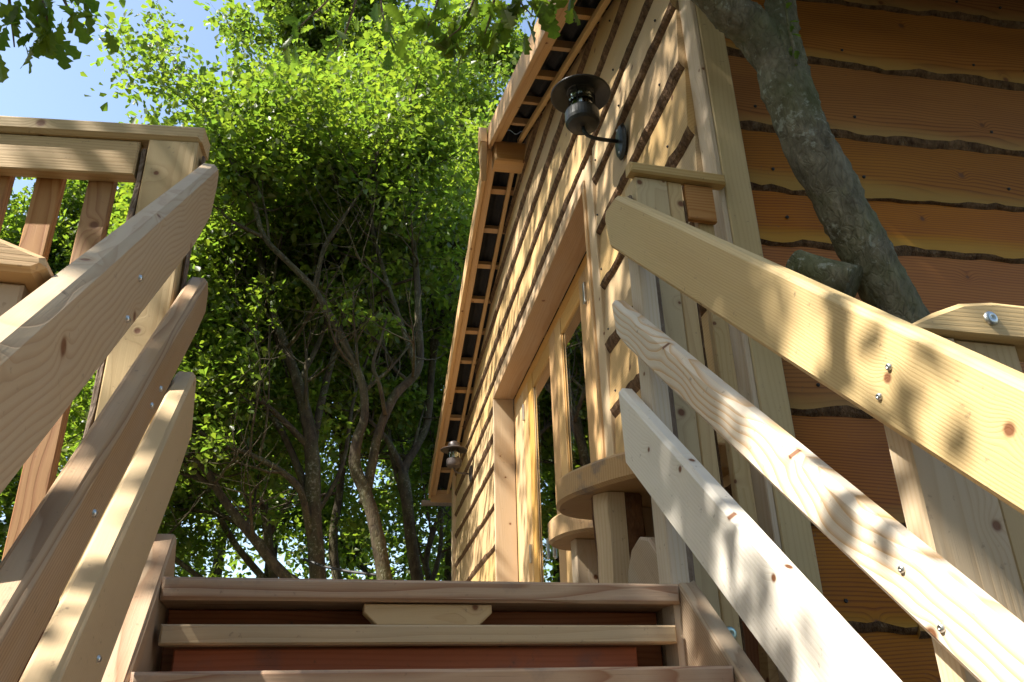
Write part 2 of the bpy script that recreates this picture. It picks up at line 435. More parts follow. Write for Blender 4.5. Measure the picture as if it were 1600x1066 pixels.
fz = [-.62, -.32, -.02, .28, .60, .92, 1.22, 1.53, 1.84, 2.07, 2.30]
for i, z in enumerate(fz):
    front_board(DA1+.02, 6.93, z, (fz[i+1]-z if i+1 < len(fz) else .24) + .035, 30+i)
tz = [2.52, 2.79, 3.05, 3.30, 3.54]
for i, z in enumerate(tz):
    front_board(.0, 6.93, z, (tz[i+1]-z if i+1 < len(tz) else .28) + .035, 50+i)
# sheathing behind the boards and the unseen walls
wbox('wall_sheathing', cabin, 'dark', .03, DA0-.02, -.06, -.004, -1.0, 2.5)
wbox('wall_sheathing', cabin, 'dark', DA1+.02, 6.9, -.06, -.004, -1.0, 2.45)
wbox('wall_sheathing', cabin, 'dark', DA0-.02, DA1+.02, -.06, -.004, 2.40, 2.9)
obj('gable_sheathing', prism([(.2, 2.5), (6.7, 2.5), (6.7, roofz(6.7)-.05), (RIDGE_A, RIDGE_Z-.05), (.2, roofz(.2)-.05)], .03, .002, ('dark',)),
    cabin, basis(FW(0, -.10, 0), WD, -WN, Z3))
wbox('side_wall', cabin, 'dark', 6.9, 6.98, -3.6, -.02, -1.0, 2.48)
wbox('rear_wall', cabin, 'dark', 0.05, 6.9, -3.6, -3.52, -1.0, 2.5)
wbox('cabin_floor', cabin, 'dark', 0.05, 6.9, -3.5, -.08, .2, .27)
# side wall planks (facing the stairs)
sz = [-1.12, -.86, -.60, -.34, -.08, .18, .46, .77, 1.05, 1.335, 1.535, 1.77, 2.09, 2.40, 2.62]
for i, z in enumerate(sz[:-1]):
    H = sz[i+1]-z+.035
    spans = [(.0, 3.55)]
    if i == 5: spans = [(.0, .385), (.389, 3.55)]
    for (n0, n1) in spans:
        vs, fs, mi = waney(n1-n0, H, .024, 80+i*3+int(n0*7), wob=1.0, bark_h=.019)
        p = C0 + WN*n1 - WD*.0
        obj('board', mesh(vs, fs, ('side', 'bark'), mi), cabin, basis(V(p.x, p.y, z), -WN, -WD, Z3))
wbox('wall_sheathing', cabin, 'dark', .012, .05, -3.55, -.03, -1.1, 2.6, long='o')
for i, z in enumerate(sz[:-1]):
    for q_ in (.22, .56, 1.12, 1.30):
        p = C0 + WN*(q_ + .03*math.sin(i*7+q_*9)) - WD*.0205
        screw(cabin, 'nail', V(p.x, p.y, z+.085+.01*math.sin(i*3+q_)), -WD, .0045, 'darkmetal')
for i, z in enumerate(nz[4:]+tz[:2]):
    for q_ in (.16, .62, 1.02):
        p = C0 + WD*(q_+.03*math.sin(i*5+q_*7)) - WN*.0305
        screw(cabin, 'nail', V(p.x, p.y, z+.09), -WN, .004, 'darkmetal')
# corner trims
wbox('corner_trim', cabin, 'trim', -.092, -.002, -.102, -.014, -.5, 2.40, long='z', c=.004)
wbox('corner_trim', cabin, 'newel_pale', -.090, -.002, -.013, .005, -.5, 2.40, long='z', c=.003)  # separate paler strip: sunlight on the trim's left edge put into its colour
wbox('corner_trim', cabin, 'sawn', 6.86, 7.0, .0, .05, -.62, 2.58, long='z', c=.004)

# door surround, joinery and glass
dr = cabin
wbox('door_architrave', dr, 'sawn', DA0-.135, DA0, .0, .034, -.0, 2.47, long='z')
wbox('door_jamb', dr, 'joinery', DA0-.028, DA0-.001, -.115, .046, .0, DZ+.03, long='z')
wbox('door_head', dr, 'barge', DA0-.028, DA1+.03, -.115, .046, DZ, DZ+.05)
wbox('head_architrave', dr, 'sawn', DA0+.002, DA1+.03, .0, .032, DZ+.052, DZ+.14)
wbox('door_jamb', dr, 'sawn', DA1+.001, DA1+.034, -.115, .046, .0, DZ-.002, long='z')
door = obj('glazed_door', prism(rect(-1.4, 1.4, -.03, .03), .03, .003, ('joinery',)), cabin, basis(FW((DA0+DA1)/2, -.145, .31), WD, -WN, Z3))
def dpart(name, a0, a1, o0, o1, z0, z1, long='z', mat='joinery'):
    return wbox(name, door, mat, a0, a1, o0, o1, z0, z1, long)
dpart('frame_post', DA0+.002, DA0+.07, -.175, -.118, .28, DZ-.002)
dpart('frame_post', DA1-.07, DA1-.002, -.175, -.118, .28, DZ-.002)
dpart('frame_head', DA0+.072, DA1-.072, -.175, -.118, DZ-.075, DZ-.002, 'a')
def pane(a0, a1):
    dpart('glass', a0+.002, a1-.002, -.134, -.127, .503, DZ-.193, 'a', 'glass')
    dpart('glazing_bead', a0, a0+.014, -.126, -.120, .502, DZ-.192)
    dpart('glazing_bead', a1-.014, a1, -.126, -.120, .502, DZ-.192)
    dpart('top_rail', a0+.001, a1-.001, -.172, -.116, DZ-.19, DZ-.08, 'a')
    dpart('bottom_rail', a0+.001, a1-.001, -.172, -.116, .345, .50, 'a')
def stile(a0, a1, mat='joinery'): dpart('stile', a0, a1, -.172, -.112, .345, DZ-.08, 'z', mat)
stile(1.285, 1.44); pane(1.442, 1.66); stile(1.662, 1.79); stile(1.795, 1.93)
pane(1.932, 2.40); stile(2.402, 2.555); stile(2.56, 2.72); pane(2.722, 3.28)
stile(3.282, 3.44); stile(3.445, 3.62); stile(3.625, 3.93, 'sawn')
for a, z in ((1.80, 2.12), (3.58, 2.08), (3.50, 1.05), (2.96, .98), (2.80, .96)):
    h = wbox('hinge', door, 'steel', a-.016, a+.016, -.112, -.098, z-.06, z+.06, 'z', .002)

# roof: battens, sheets, ridge beam, barge boards
OV = .25
def slopebasis(a, o, z, s):
    sl_ = math.atan(.395) if s < 0 else -math.atan(.28)
    ax = WD*math.cos(sl_) + Z3*math.sin(sl_)
    return basis(FW(a, o, z), ax, -WN, ax.cross(-WN).normalized()), ax
def batten_at(a, s):
    mw, ax = slopebasis(a, (OV-3.4)/2, roofz(a)+.02, s)
    obj('roof_batten', prism(rect(-.024, .024, -.019, .019), OV+3.4, .002, ('barge',)), cabin, mw)
for a in (-.62, -.25, .10, .48, .80, 1.16, 1.54, 1.94, 2.33): batten_at(a, -1)
for a in (3.12, 3.50, 3.88, 4.28, 4.68, 5.09, 5.53, 5.98, 6.46, 6.95): batten_at(a, 1)
def sheet(a0, a1, s):
    n = 260; os_ = np.linspace(OV+.02, -3.5, n); vs, fs = [], []
    for i, o in enumerate(os_):
        w = .016*math.sin(o/.095*2*math.pi)
        for a in (a0, a1):
            zz = RIDGE_Z + (.395*(a-RIDGE_A) if s < 0 else -.28*(a-RIDGE_A)) + .066 + w
            for t in (0, .006): vs.append(FW(a, o, zz+t))
    for i in range(n-1):
        p, q = i*4, i*4+4
        fs += [(p, p+2, q+2, q), (p+1, q+1, q+3, p+3), (p, q, q+1, p+1), (p+2, p+3, q+3, q+2)]
    e = (n-1)*4; fs += [(0, 1, 3, 2), (e, e+2, e+3, e+1)]
    obj('roof_sheet', mesh(vs, fs, ('roof',), smooth=False), cabin, Matrix.Identity(4))
sheet(-.90, RIDGE_A-.004, -1); sheet(RIDGE_A+.004, 7.42, 1)
wbox('ridge_beam', cabin, 'barge', 2.575, 2.725, -3.4, OV-.012, 3.555, 3.725, long='o', c=.012)
def barge(s):
    sl_ = math.atan(.395) if s < 0 else -math.atan(.28)
    a0, a1 = (-.88, RIDGE_A-.012) if s < 0 else (RIDGE_A+.012, 7.36)
    ax = WD*math.cos(sl_) + Z3*math.sin(sl_); az = ax.cross(-WN).normalized()
    L = (a1-a0)/math.cos(sl_); am = (a0+a1)/2
    board('barge_board', cabin, 'barge', FW(am, OV+.016, roofz(am) - .012), ax, az, rect(-L/2, L/2, -.085, .075), .03, .004)
    board('barge_packer', cabin, 'barge', FW(am, OV-.030, roofz(am) - .030), ax, az, rect(-L/2+.02, L/2-.02, -.032, .012), .055, .003)
    # the lining strip against the wall
    board('soffit_trim', cabin, 'front', FW(am, .060, roofz(am) - .045), ax, az, rect(-L/2+.05, L/2-.05, -.012, .022), .03, .003)
barge(-1); barge(1)
# finial block at the gable tip: upper kite and pointed drop
fin = obj('gable_finial', prism([(-.075, .02), (.075, .02), (.06, .15), (.0, .20), (-.06, .15)], .05, .006, ('barge',)), cabin, basis(FW(RIDGE_A, OV+.062, RIDGE_Z-.12), WD, -WN, Z3))
obj('finial_drop', prism([(.0, -.26), (.075, .014), (-.075, .014)], .042, .005, ('barge',)), fin, basis(FW(RIDGE_A, OV+.060, RIDGE_Z-.12), WD, -WN, Z3))
wbox('eave_board', cabin, 'barge', 7.36, 7.39, -3.4, OV+.0, roofz(7.37)-.12, roofz(7.37)+.02, long='o')
wbox('eave_board', cabin, 'barge', -.89, -.86, -3.4, OV+.0, roofz(-.87)-.11, roofz(-.87)+.02, long='o')  # near roof overhang lengthened, out of view, to shade the top of the side wall
# half-round gutter under the far eave
gp = []
n = 12; vs, fs = [], []
for o in (OV+.10, -3.4):
    for r in (.055, .049):
        for k in range(n+1):
            t = math.pi*k/n; vs.append(FW(7.44 - r*math.cos(t), o, roofz(7.4)-.085 - r*math.sin(t)))
m_ = n+1
for k in range(n):
    fs += [(k, k+1, 2*m_+k+1, 2*m_+k), (m_+k+1, m_+k, 3*m_+k, 3*m_+k+1), (k, m_+k, m_+k+1, k+1)]
fs += [(0, 2*m_, 3*m_, m_), (n, m_+n, 3*m_+n, 2*m_+n)]
vs.append(FW(7.44, OV+.10, roofz(7.4)-.085)); c_ = len(vs)-1
for k in range(n): fs.append((c_, k+1, k))
obj('gutter', mesh(vs, fs, ('gutter',)), cabin, Matrix.Identity(4))

# ---------------------------------------------------------------- wall lamps
def wall_lamp(a, z, label, mat):
    t = thing('wall_lamp', label, 'lamp', FW(a, .036, z), 'wall lamps beside the glazed doors')
    vs, fs = lathe([(.0001, 0), (.058, 0), (.062, .004), (.052, .016), (.030, .022), (.0001, .024)], 28)
    vs = [(x, -zz, y*1.35) for x, y, zz in vs]; vs = [(x, -y, zz) for x, y, zz in vs]
    mw = basis(FW(a, .036, z), WD, -WN, Z3)
    obj('backplate', mesh(vs, [tuple(reversed(f)) for f in fs], (mat,), smooth=False), t, mw)
    for zz in (-.055, .055):
        screw(t, 'screw', mw @ Vector((0, .018, zz)), -WN, .0045)
    D = .165
    pts = [(0, .02, 0), (0, .08, .002), (0, .125, .006), (0, .150, .018), (0, .162, .036), (0, D, .062)]
    vs, fs = tube(pts, [.0085]*6, 10)
    obj('arm', mesh(vs, fs, (mat,), smooth=True), t, mw)
    mb = mw @ Matrix.Translation((0, D, .06))
    vs, fs = lathe([(.0001, -.006), (.03, -.004), (.062, .004), (.070, .016), (.072, .030), (.072, .066), (.066, .072), (.067, .076), (.060, .078), (.0001, .078)], 36)
    obj('lamp_base', mesh(vs, fs, (mat,), smooth=False), t, mb)
    vs, fs = lathe([(.054, .079), (.056, .12), (.054, .172), (.052, .172), (.054, .12), (.052, .079)], 32)
    obj('lamp_glass', mesh(vs, fs, ('lampglass',), smooth=True), t, mb)
    vs, fs = lathe([(.0001, .079), (.020, .079), (.020, .115), (.013, .12), (.013, .135), (.0001, .137)], 20)
    obj('bulb_holder', mesh(vs, fs, ('bulb',), smooth=True), t, mb)
    vs, fs = lathe([(.0001, .176), (.054, .177), (.058, .179), (.122, .160), (.127, .162), (.127, .166), (.06, .196), (.05, .232), (.03, .246), (.0001, .25)], 48)
    obj('lamp_shade', mesh(vs, fs, (mat,), smooth=False), t, mb)
    for k in range(3):
        an = k*2.094+.5
        vs, fs = tube([(.060*math.cos(an), .060*math.sin(an), .076), (.060*math.cos(an), .060*math.sin(an), .176)], [.0025]*2, 6)
        obj('guard_rod', mesh(vs, fs, (mat,)), t, mb)
    return t
wall_lamp(.61, 2.185, 'black wall lamp with a wide round shade nearest the stairs, above the right handrail', 'lamp')
wall_lamp(5.42, 2.14, 'bronze grey wall lamp at the far corner of the cabin under the gable eave', 'lampgrey')

# ---------------------------------------------------------------- deck
deck = obj('deck_floor', prism(rect(-.05, .05, -.1, .1), 3.4, .004, ('riser',)), None, basis(V(-.5, 2.05, .13), Y3, -X3, Z3), kind='structure')
for i in range(48):
    y0 = 2.0 + i*.148
    boxb('plank', deck, 'deck', (-2.2, y0, .235), (C0.x + (y0-1.95)*math.tan(WY) - .03, y0+.142, .268), 'x')
for x in (-2.1, -.6, .9):
    boxb('joist', deck, 'deck', (x-.03, 2.0, .10), (x+.03, 9.0, .233), 'y')
for x in (-2.1, .95):
    for y in (2.3, 5.5, 8.6):
        boxb('support_post', deck, 'deck', (x-.07, y-.07, -ZO), (x+.07, y+.07, .099), 'z')

# ---------------------------------------------------------------- staircase
stair = thing('staircase', 'steep open timber staircase with reddish treads climbing to the cabin deck', 'staircase', V(.3, .3, -ZO))
SX = Vector((0, math.cos(SL), math.sin(SL))); SZ = Vector((0, -math.sin(SL), math.cos(SL)))
def sloped(name, parent, mat, x0, x1, poly, c=.006, **props):
    return board(name, parent, mat, V((x0+x1)/2, 0, 0), SX, SZ, poly, x1-x0, c, **props)
sloped('stringer', stair, 'stringer', -.285, -.238, [(-3.1, -1.22), (1.62, -1.22), (1.655, -.995), (1.648, -.985), (-3.1, -.985)])
sloped('stringer', stair, 'stringer', .842, .892, [(-3.1, -1.21), (1.70, -1.21), (1.755, -1.12), (1.76, -1.06), (1.735, -1.01), (1.68, -.982), (-3.1, -.975)])
for i in range(17):
    y, z = 1.75 - .2*i, .28 - .183*i
    if z < -2.85: break
    tr = boxb('tread', stair, 'tread', (-.236, y, z-.043), (.840, y+.235, z), 'x', .006)
    if i < 4:
        boxb('riser_board', stair, 'riser', (-.232, y+.130, z-.088), (.836, y+.150, z-.045), 'x')
        boxb('riser_strip', stair, 'riser', (-.232, y+.118, z-.182), (.836, y+.138, z-.090), 'x')
        boxb('riser_batten', stair, 'batten', (-.226, y-.005, z-.125), (.820, y+.045, z-.088), 'x', .004)
        boxb('kick_board', stair, 'red_board', (-.203, y+.046, z-.30), (.745, y+.064, z-.128), 'x')
        board('cleat', stair, 'batten', V(.283, y+.035, z-.045), X3, Z3, [(-.105, -.0425), (.105, -.0425), (.132, -.018), (.132, -.001), (-.132, -.001), (-.132, -.018)], .04, .002)

# ---------------------------------------------------------------- stair railings
rr = thing('stair_railing', 'right-hand stair railing of three slanting planks, yellow, grained and whitish', 'railing', V(.87, .97, -ZO))
sloped('handrail', rr, 'rail_yellow', .78, .826, [(.30, -.361), (2.165, -.361), (2.245, -.305), (2.255, -.272), (2.195, -.222), (.30, -.222)], .009, label='yellowish top plank of the railing')
sloped('middle_rail', rr, 'rail_weathered', .78, .826, [(.30, -.571), (1.925, -.571), (1.99, -.566), (2.07, -.505), (2.075, -.488), (2.062, -.484), (.30, -.484)], .012, label='weathered plank with bold orange grain')
sloped('lower_rail', rr, 'rail_white', .78, .826, [(.15, -.829), (1.765, -.829), (1.86, -.735), (1.905, -.690), (1.900, -.676), (.15, -.676)], .010, label='whitish bottom plank of the railing')
# lower newel behind the rails, capped by a chamfered block
boxb('newel_plank', rr, 'newel_pale', (.836, .955, -ZO), (.966, 1.0, .529), 'z')
boxb('newel_plank', rr, 'newel', (.969, .960, -ZO), (1.085, 1.0, .529), 'z')
obj('newel_cap', prism([(.865, .531), (1.33, .531), (1.30, .557), (1.25, .577), (1.19, .590), (1.12, .596), (1.05, .596), (.985, .587), (.93, .565)], .085, .008, ('cap',)), rr, basis(V(0, .984, 0), X3, Y3, Z3))
screw(rr, 'bolt', V(1.030, .941, .562), -Y3, .010)
# half log fixed behind the rail tops
vs, fs = tube([(0, 0, -1.1), (0, 0, -.3), (0, 0, .35), (0, 0, .8), (0, 0, 1.22)], [.043, .042, .044, .042, .041], 16, True, .05, 3)
mi = []
for f in fs:
    cx = sum(vs[i][0] for i in f)/len(f); cy = sum(vs[i][1] for i in f)/len(f)
    mi.append(0 if cx < .012 else 1)
vs = [(max(x, -.026) , max(y, -.036), z) for x, y, z in vs]
obj('log_post', mesh(vs, fs, ('postlight', 'greybark'), mi, smooth=False), rr, basis(V(.854, 1.80, 0), X3, Y3, Z3))
for s_, t_ in ((.955, -.28), (.957, -.325), (.823, -.516), (.735, -.542)):
    screw(rr, 'screw', V(.780, s_*math.cos(SL)-t_*math.sin(SL), s_*math.sin(SL)+t_*math.cos(SL)), -X3, .0045)

lr = thing('stair_railing', 'left-hand stair railing of three slanting planks in shade, tan, red-brown and pale', 'railing', V(-.4, .97, -ZO))
sloped('handrail', lr, 'rail_tan', -.300, -.255, [(.30, -.415), (1.85, -.415), (2.10, -.395), (2.20, -.335), (2.225, -.300), (2.205, -.276), (.30, -.276)], .010, label='tan top plank of the railing')
sloped('middle_rail', lr, 'rail_red', -.300, -.255, [(.30, -.640), (1.95, -.640), (2.09, -.632), (2.125, -.590), (2.115, -.545), (2.095, -.540), (.30, -.548)], .010, label='red-brown plank with close grain')
sloped('lower_rail', lr, 'rail_pale', -.300, -.255, [(.20, -.915), (1.70, -.915), (1.94, -.893), (1.985, -.76), (1.965, -.738), (.20, -.738)], .008, label='pale smooth bottom plank of the railing')
boxb('newel_plank', lr, 'newel_pale', (-.46, .955, -ZO), (-.325, 1.0, .479), 'z')
boxb('newel_plank', lr, 'newel', (-.58, .960, -ZO), (-.463, 1.0, .479), 'z')
obj('newel_cap', prism([(-.78, .481), (-.312, .481), (-.298, .490), (-.302, .503), (-.385, .534), (-.50, .545), (-.62, .545), (-.78, .515)], .12, .006, ('slab',)), lr, basis(V(0, .985, 0), X3, Y3, Z3))
for s_, t_ in ((1.30, -.345), (1.22, -.385), (1.42, -.60), (1.05, -.60), (1.08, -.85), (1.5, -.60)):
    screw(lr, 'screw', V(-.255, s_*math.cos(SL)-t_*math.sin(SL), s_*math.sin(SL)+t_*math.cos(SL)), X3, .0045)

# ---------------------------------------------------------------- deck balustrades
U = Vector((-.992, .125, 0)).normalized(); UN = Vector((-U.y, U.x, 0))      # runs left from the stair head
dl = thing('deck_balustrade', 'left deck balustrade with flat cap rail and flat brown balusters', 'balustrade', V(-.4, 1.9, .27))
def LB(u, v, z): 
    p = Vector((-.312, 1.85, 0)) + U*u + Vector((.125, .992, 0))*v; return V(p.x, p.y, z)
LV = Vector((.125, .992, 0)).normalized()
def lbox(name, mat, u0, u1, v0, v1, z0, z1, long, c=.004, parent=None):
    cen = LB((u0+u1)/2, (v0+v1)/2, (z0+z1)/2)
    if long == 'u': return board(name, parent or dl, mat, cen, -U, Z3, rect(-(u1-u0)/2, (u1-u0)/2, -(z1-z0)/2, (z1-z0)/2), v1-v0, c)
    return board(name, parent or dl, mat, cen, Z3, -U, rect(-(z1-z0)/2, (z1-z0)/2, -(u1-u0)/2, (u1-u0)/2), v1-v0, c)
lbox('cap_rail', 'cap', -.004, 2.0, -.008, .085, 1.376, 1.424, 'u', .010)
lbox('top_rail', 'cap', .148, 2.0, .006, .045, 1.270, 1.374, 'u')
nw = lbox('newel_post', 'newel', .004, .124, -.004, .075, -.35, 1.374, 'z', .004)
for u_, w_ in ((.1385, .012), (-.004, .0055)):
    vs, fs = tube([(0, 0, -.35+i*.1) for i in range(18)], [w_*random.Random(i).uniform(.8, 1.2) for i in range(18)], 8, True, .15, 7)
    vs = [(x, y*3.0, z) for x, y, z in vs]
    obj('bark_edge', mesh(vs, fs, ('greybark',), smooth=False), nw, basis(LB(u_, .036, 0), X3, Y3, Z3))
for i in range(12):
    u0 = .207 + i*.123
    lbox('baluster', 'baluster', u0, u0+.062, .047, .075, .04, 1.36, 'z', .003)

dr_ = thing('deck_balustrade', 'short deck balustrade between the right stair head and the cabin corner', 'balustrade', V(1.0, 1.9, .27))
boxb('newel_post', dr_, 'newel', (.884, 1.85, -.7), (.986, 1.93, 1.458), 'z')
np2 = boxb('newel_post', dr_, 'newel', (.989, 1.853, -.7), (1.034, 1.93, 1.458), 'z')
vs, fs = tube([(0, 0, -.7+i*.1) for i in range(22)], [.011*random.Random(i).uniform(.75, 1.25) for i in range(22)], 8, True, .15, 9)
obj('bark_edge', mesh([(x, y*2.6, z) for x, y, z in vs], fs, ('greybark',)), dr_, basis(V(.873, 1.888, 0), X3, Y3, Z3))
vs, fs = tube([(0, 0, -.7+i*.1) for i in range(22)], [.004*random.Random(i).uniform(.7, 1.3) for i in range(22)], 6, True, .15, 11)
obj('bark_edge', mesh([(x, y*2.6, z) for x, y, z in vs], fs, ('bark',)), dr_, basis(V(1.0385, 1.862, 0), X3, Y3, Z3))
boxb('cap_rail', dr_, 'cap', (.864, 1.828, 1.460), (1.172, 1.872, 1.496), 'x', .006)
boxb('top_rail', dr_, 'baluster', (1.043, 1.850, 1.335), (1.135, 1.872, 1.457), 'x')
boxb('baluster', dr_, 'newel', (1.085, 1.874, .3), (1.135, 1.90, 1.42), 'z')
screw(dr_, 'bolt', V(1.003, 1.850, .185), -Y3, .013, 'zinc')

# ---------------------------------------------------------------- rustic stools by the doors
def stool(label, out, ztop, th, leg, plank):
    cx = sum(p[0] for p in out)/len(out); cy = sum(p[1] for p in out)/len(out)
    t = thing('slab_stool', label, 'stool', V(cx, cy, .268), 'slab stools by the cabin doors')
    m = basis(V(0, 0, ztop-th/2), X3, -Z3, Y3)
    # outline in XY, thickness along Z
    pts = [tuple(p[:2]) for p in smooth_line([(x, y, 0, 0) for x, y in reversed(out)], 4)]
    obj('seat', prism(pts, th, .010, ('slab',)), t, m)
    lx, ly, lw = leg
    vs, fs = tube([(0, 0, .27+(ztop-th-.27)*i/6) for i in range(7)], [lw*random.Random(i+5).uniform(.94, 1.06) for i in range(7)], 16, True, .04, 5)
    mi = [0 if sum(vs[i][1] for i in f)/len(f) < -.012 and sum(vs[i][0] for i in f)/len(f) < .004 else 1 for f in fs]
    vs = [(x, max(y, -lw*.72), z) for x, y, z in vs]
    obj('log_leg', mesh(vs, fs, ('loglight', 'logbark'), mi), t, basis(V(lx, ly, -.002), X3, Y3, Z3))
    x0, x1, y0, y1 = plank
    boxb('plank_leg', t, 'newel_pale', (x0, y0, .268), (x1, y1, ztop-th-.001), 'z')
    return t
stool('live-edge slab stool on a half-log leg, nearest the stair head', [(1.17, 1.985), (1.05, 1.98), (.935, 2.045), (.865, 2.135), (.812, 2.26), (.785, 2.36), (.788, 2.45), (.83, 2.55), (.92, 2.605), (1.05, 2.62), (1.17, 2.62)], .70, .082, (.925, 2.29, .074), (1.0, 1.1, 2.40, 2.46))
stool('live-edge slab stool half hidden behind the nearer stool', [(1.205, 2.70), (1.10, 2.70), (1.0, 2.73), (.94, 2.80), (.918, 2.91), (.935, 3.02), (1.03, 3.10), (1.205, 3.10)], .70, .088, (1.14, 2.95, .045), (.985, 1.09, 2.86, 2.92))

# ---------------------------------------------------------------- trees
def build_leaves(pos, nrm, dirs, size, rs, lobed=False):
    """numpy leaves: a folded blade each (two quads), or a lobed oak outline (two n-gons)"""
    N = len(pos)
    dirs = dirs / np.linalg.norm(dirs, axis=1, keepdims=True)
    nrm = nrm - dirs*(nrm*dirs).sum(1, keepdims=True)
    nrm /= np.linalg.norm(nrm, axis=1, keepdims=True) + 1e-9
    side = np.cross(dirs, nrm)
    if lobed:
        half = [(.14, .05), (.20, .15), (.30, .12), (.40, .24), (.52, .17), (.64, .33), (.75, .22), (.86, .29), (.95, .15)]
    else:
        half = [(.30, .17), (.72, .33)]
    L = [(0., 0., 0.)] + [(t, w, .28*w) for t, w in half] + [(1.0, 0., -.04)] + [(t, -w, .28*w) for t, w in reversed(half)]
    L = np.array(L); k = len(L); h = len(half)
    co = (pos[:, None, :] + size[:, None, None]*(L[None, :, 0:1]*dirs[:, None, :] + L[None, :, 1:2]*side[:, None, :] + L[None, :, 2:3]*nrm[:, None, :]))
    co = co.reshape(-1, 3)
    f1 = list(range(0, h+2)); f2 = [0] + list(range(h+1, k))
    base = (np.arange(N)*k)[:, None]
    loops = np.concatenate([base+np.array(f1)[None], base+np.array(f2)[None]], axis=1).ravel()
    m = len(f1)
    me = bpy.data.meshes.new('crown')
    me.vertices.add(N*k); me.vertices.foreach_set('co', co.ravel())
    me.loops.add(len(loops)); me.loops.foreach_set('vertex_index', loops.astype(np.int32))
    me.polygons.add(2*N); me.polygons.foreach_set('loop_start', (np.arange(2*N)*m).astype(np.int32))
    at = me.attributes.new('tint', 'FLOAT', 'FACE'); at.data.foreach_set('value', np.repeat(rs.rand(N), 2).astype(np.float32))
    me.update(calc_edges=True); me.validate()
    return me

def cluster_leaves(cl, per, rs, lsize=(.06, .11), keep=None):
    """cl: (M,4) centres+radius -> pos, nrm, dir, size"""
    M_ = len(cl); n = M_*per
    c = np.repeat(cl, per, axis=0)
    u = rs.normal(size=(n, 3)); u /= np.linalg.norm(u, axis=1, keepdims=True)
    r = rs.rand(n)**.45
    off = u*r[:, None]*c[:, 3:4]*np.array([1, 1, .62])
    pos = c[:, :3] + off
    dirs = off/(np.linalg.norm(off, axis=1, keepdims=True)+1e-6)*.8 + rs.normal(size=(n, 3))*.6 + np.array([0, 0, -.15])
    nrm = np.array([0, 0, 1.0]) + rs.normal(size=(n, 3))*.55
    size = rs.uniform(*lsize, size=n)
    if keep is not None:
        k = keep(pos); pos, dirs, nrm, size = pos[k], dirs[k], nrm[k], size[k]
    return pos, nrm, dirs, size

class Tree:
    def __init__(s, name, label, loc, seed, group=None, bark='treebark', k=1.0):
        s.t = thing(name, label, 'tree', loc, group); s.rs = np.random.RandomState(seed); s.seed = seed
        s.tw_v, s.tw_f = [], []; s.cl = []; s.bark = bark; s.k = k
    def limb(s, pts, name='limb', sides=8, sub=4, lump=0.0):
        L = smooth_line(pts, sub)
        L = [np.array([p[0], p[1], p[2]+ZO, max(.006, p[3]*s.k)]) for p in L]
        vs, fs = tube([p[:3] for p in L], [p[3] for p in L], sides, True, .07, s.seed)
        if lump:
            r_ = np.random.RandomState(s.seed+3); n = len(L); A = r_.rand(8)*6.28
            for i in range(n):
                c = L[i][:3]
                for k in range(sides):
                    a = 6.2832*k/sides; q = np.array(vs[i*sides+k])
                    g = .5*math.sin(3*a+i*.21+A[0]) + .5*math.sin(5*a-i*.33+A[1]) + .7*math.sin(i*.55+A[2]+a) + .5*math.sin(9*a+i*.9+A[3]) + .6*r_.normal()
                    vs[i*sides+k] = c + (q-c)*(1+lump*g)
        obj(name, mesh(vs, fs, (s.bark,), smooth=True), s.t, Matrix.Identity(4))
        return L
    def twig(s, p0, d, length, r, depth, curve=.35, leaf_from=0.3, spread=.3, ok=None):
        rs = s.rs; n = 5; pts = [np.array(p0, float)]; d = d/np.linalg.norm(d)
        for i in range(n):
            d = d + rs.normal(size=3)*curve*.4 + np.array([0, 0, .08]); d /= np.linalg.norm(d)
            pts.append(pts[-1] + d*length/n)
        rr = [r*(1-.75*i/n) for i in range(n+1)]
        if ok is None or all(ok(p) for p in pts[1:]):
            vs, fs = tube(pts, rr, 5 if depth else 4, False)
            o = len(s.tw_v); s.tw_v += vs; s.tw_f += [tuple(i+o for i in f) for f in fs]
            if depth == 0:
                for i in range(1, n+1):
                    if spread > 0 and i/n >= leaf_from: s.cl.append((*(pts[i]+rs.normal(size=3)*.08), spread*rs.uniform(.75, 1.25)))
            else:
                for i in range(2, n+1):
                    for _ in range(2 if i < n else 3):
                        dd = d*.5 + rs.normal(size=3)*.75 + np.array([0, 0, .1])
                        s.twig(pts[i], dd, length*rs.uniform(.45, .7), rr[i]*.65, depth-1, curve, leaf_from, spread, ok)
    def sprout(s, L, count, length, depth=1, start=.3, spread=.3, ok=None, bias=(0, 0, .2)):
        for _ in range(count):
            i = int(s.rs.uniform(start, 1.0)*(len(L)-1)); p = L[i]
            t = (L[min(i+1, len(L)-1)][:3]-L[max(0, i-1)][:3]); t = t/(np.linalg.norm(t)+1e-9)
            dd = s.rs.normal(size=3)*.8 + t*.45 + np.array(bias)
            s.twig(p[:3], dd, length*s.rs.uniform(.6, 1.2), p[3]*.42+.004, depth, .35, .25, spread, ok)
    def finish(s, per=42, mat='leaf2', lsize=(.06, .11), keep=None, lobed=False, label=None):
        if s.tw_v: obj('branches', mesh(s.tw_v, s.tw_f, (s.bark,), smooth=True), s.t, Matrix.Identity(4), kind='stuff')
        if s.cl:
            cl = np.array(s.cl)
            p, n_, d, z = cluster_leaves(cl, per, s.rs, lsize, keep)
            if len(p):
                me = build_leaves(p, n_, d, z, s.rs, lobed); me.materials.append(MAT[mat])
                obj('crown', me, s.t, Matrix.Identity(4), kind='stuff')

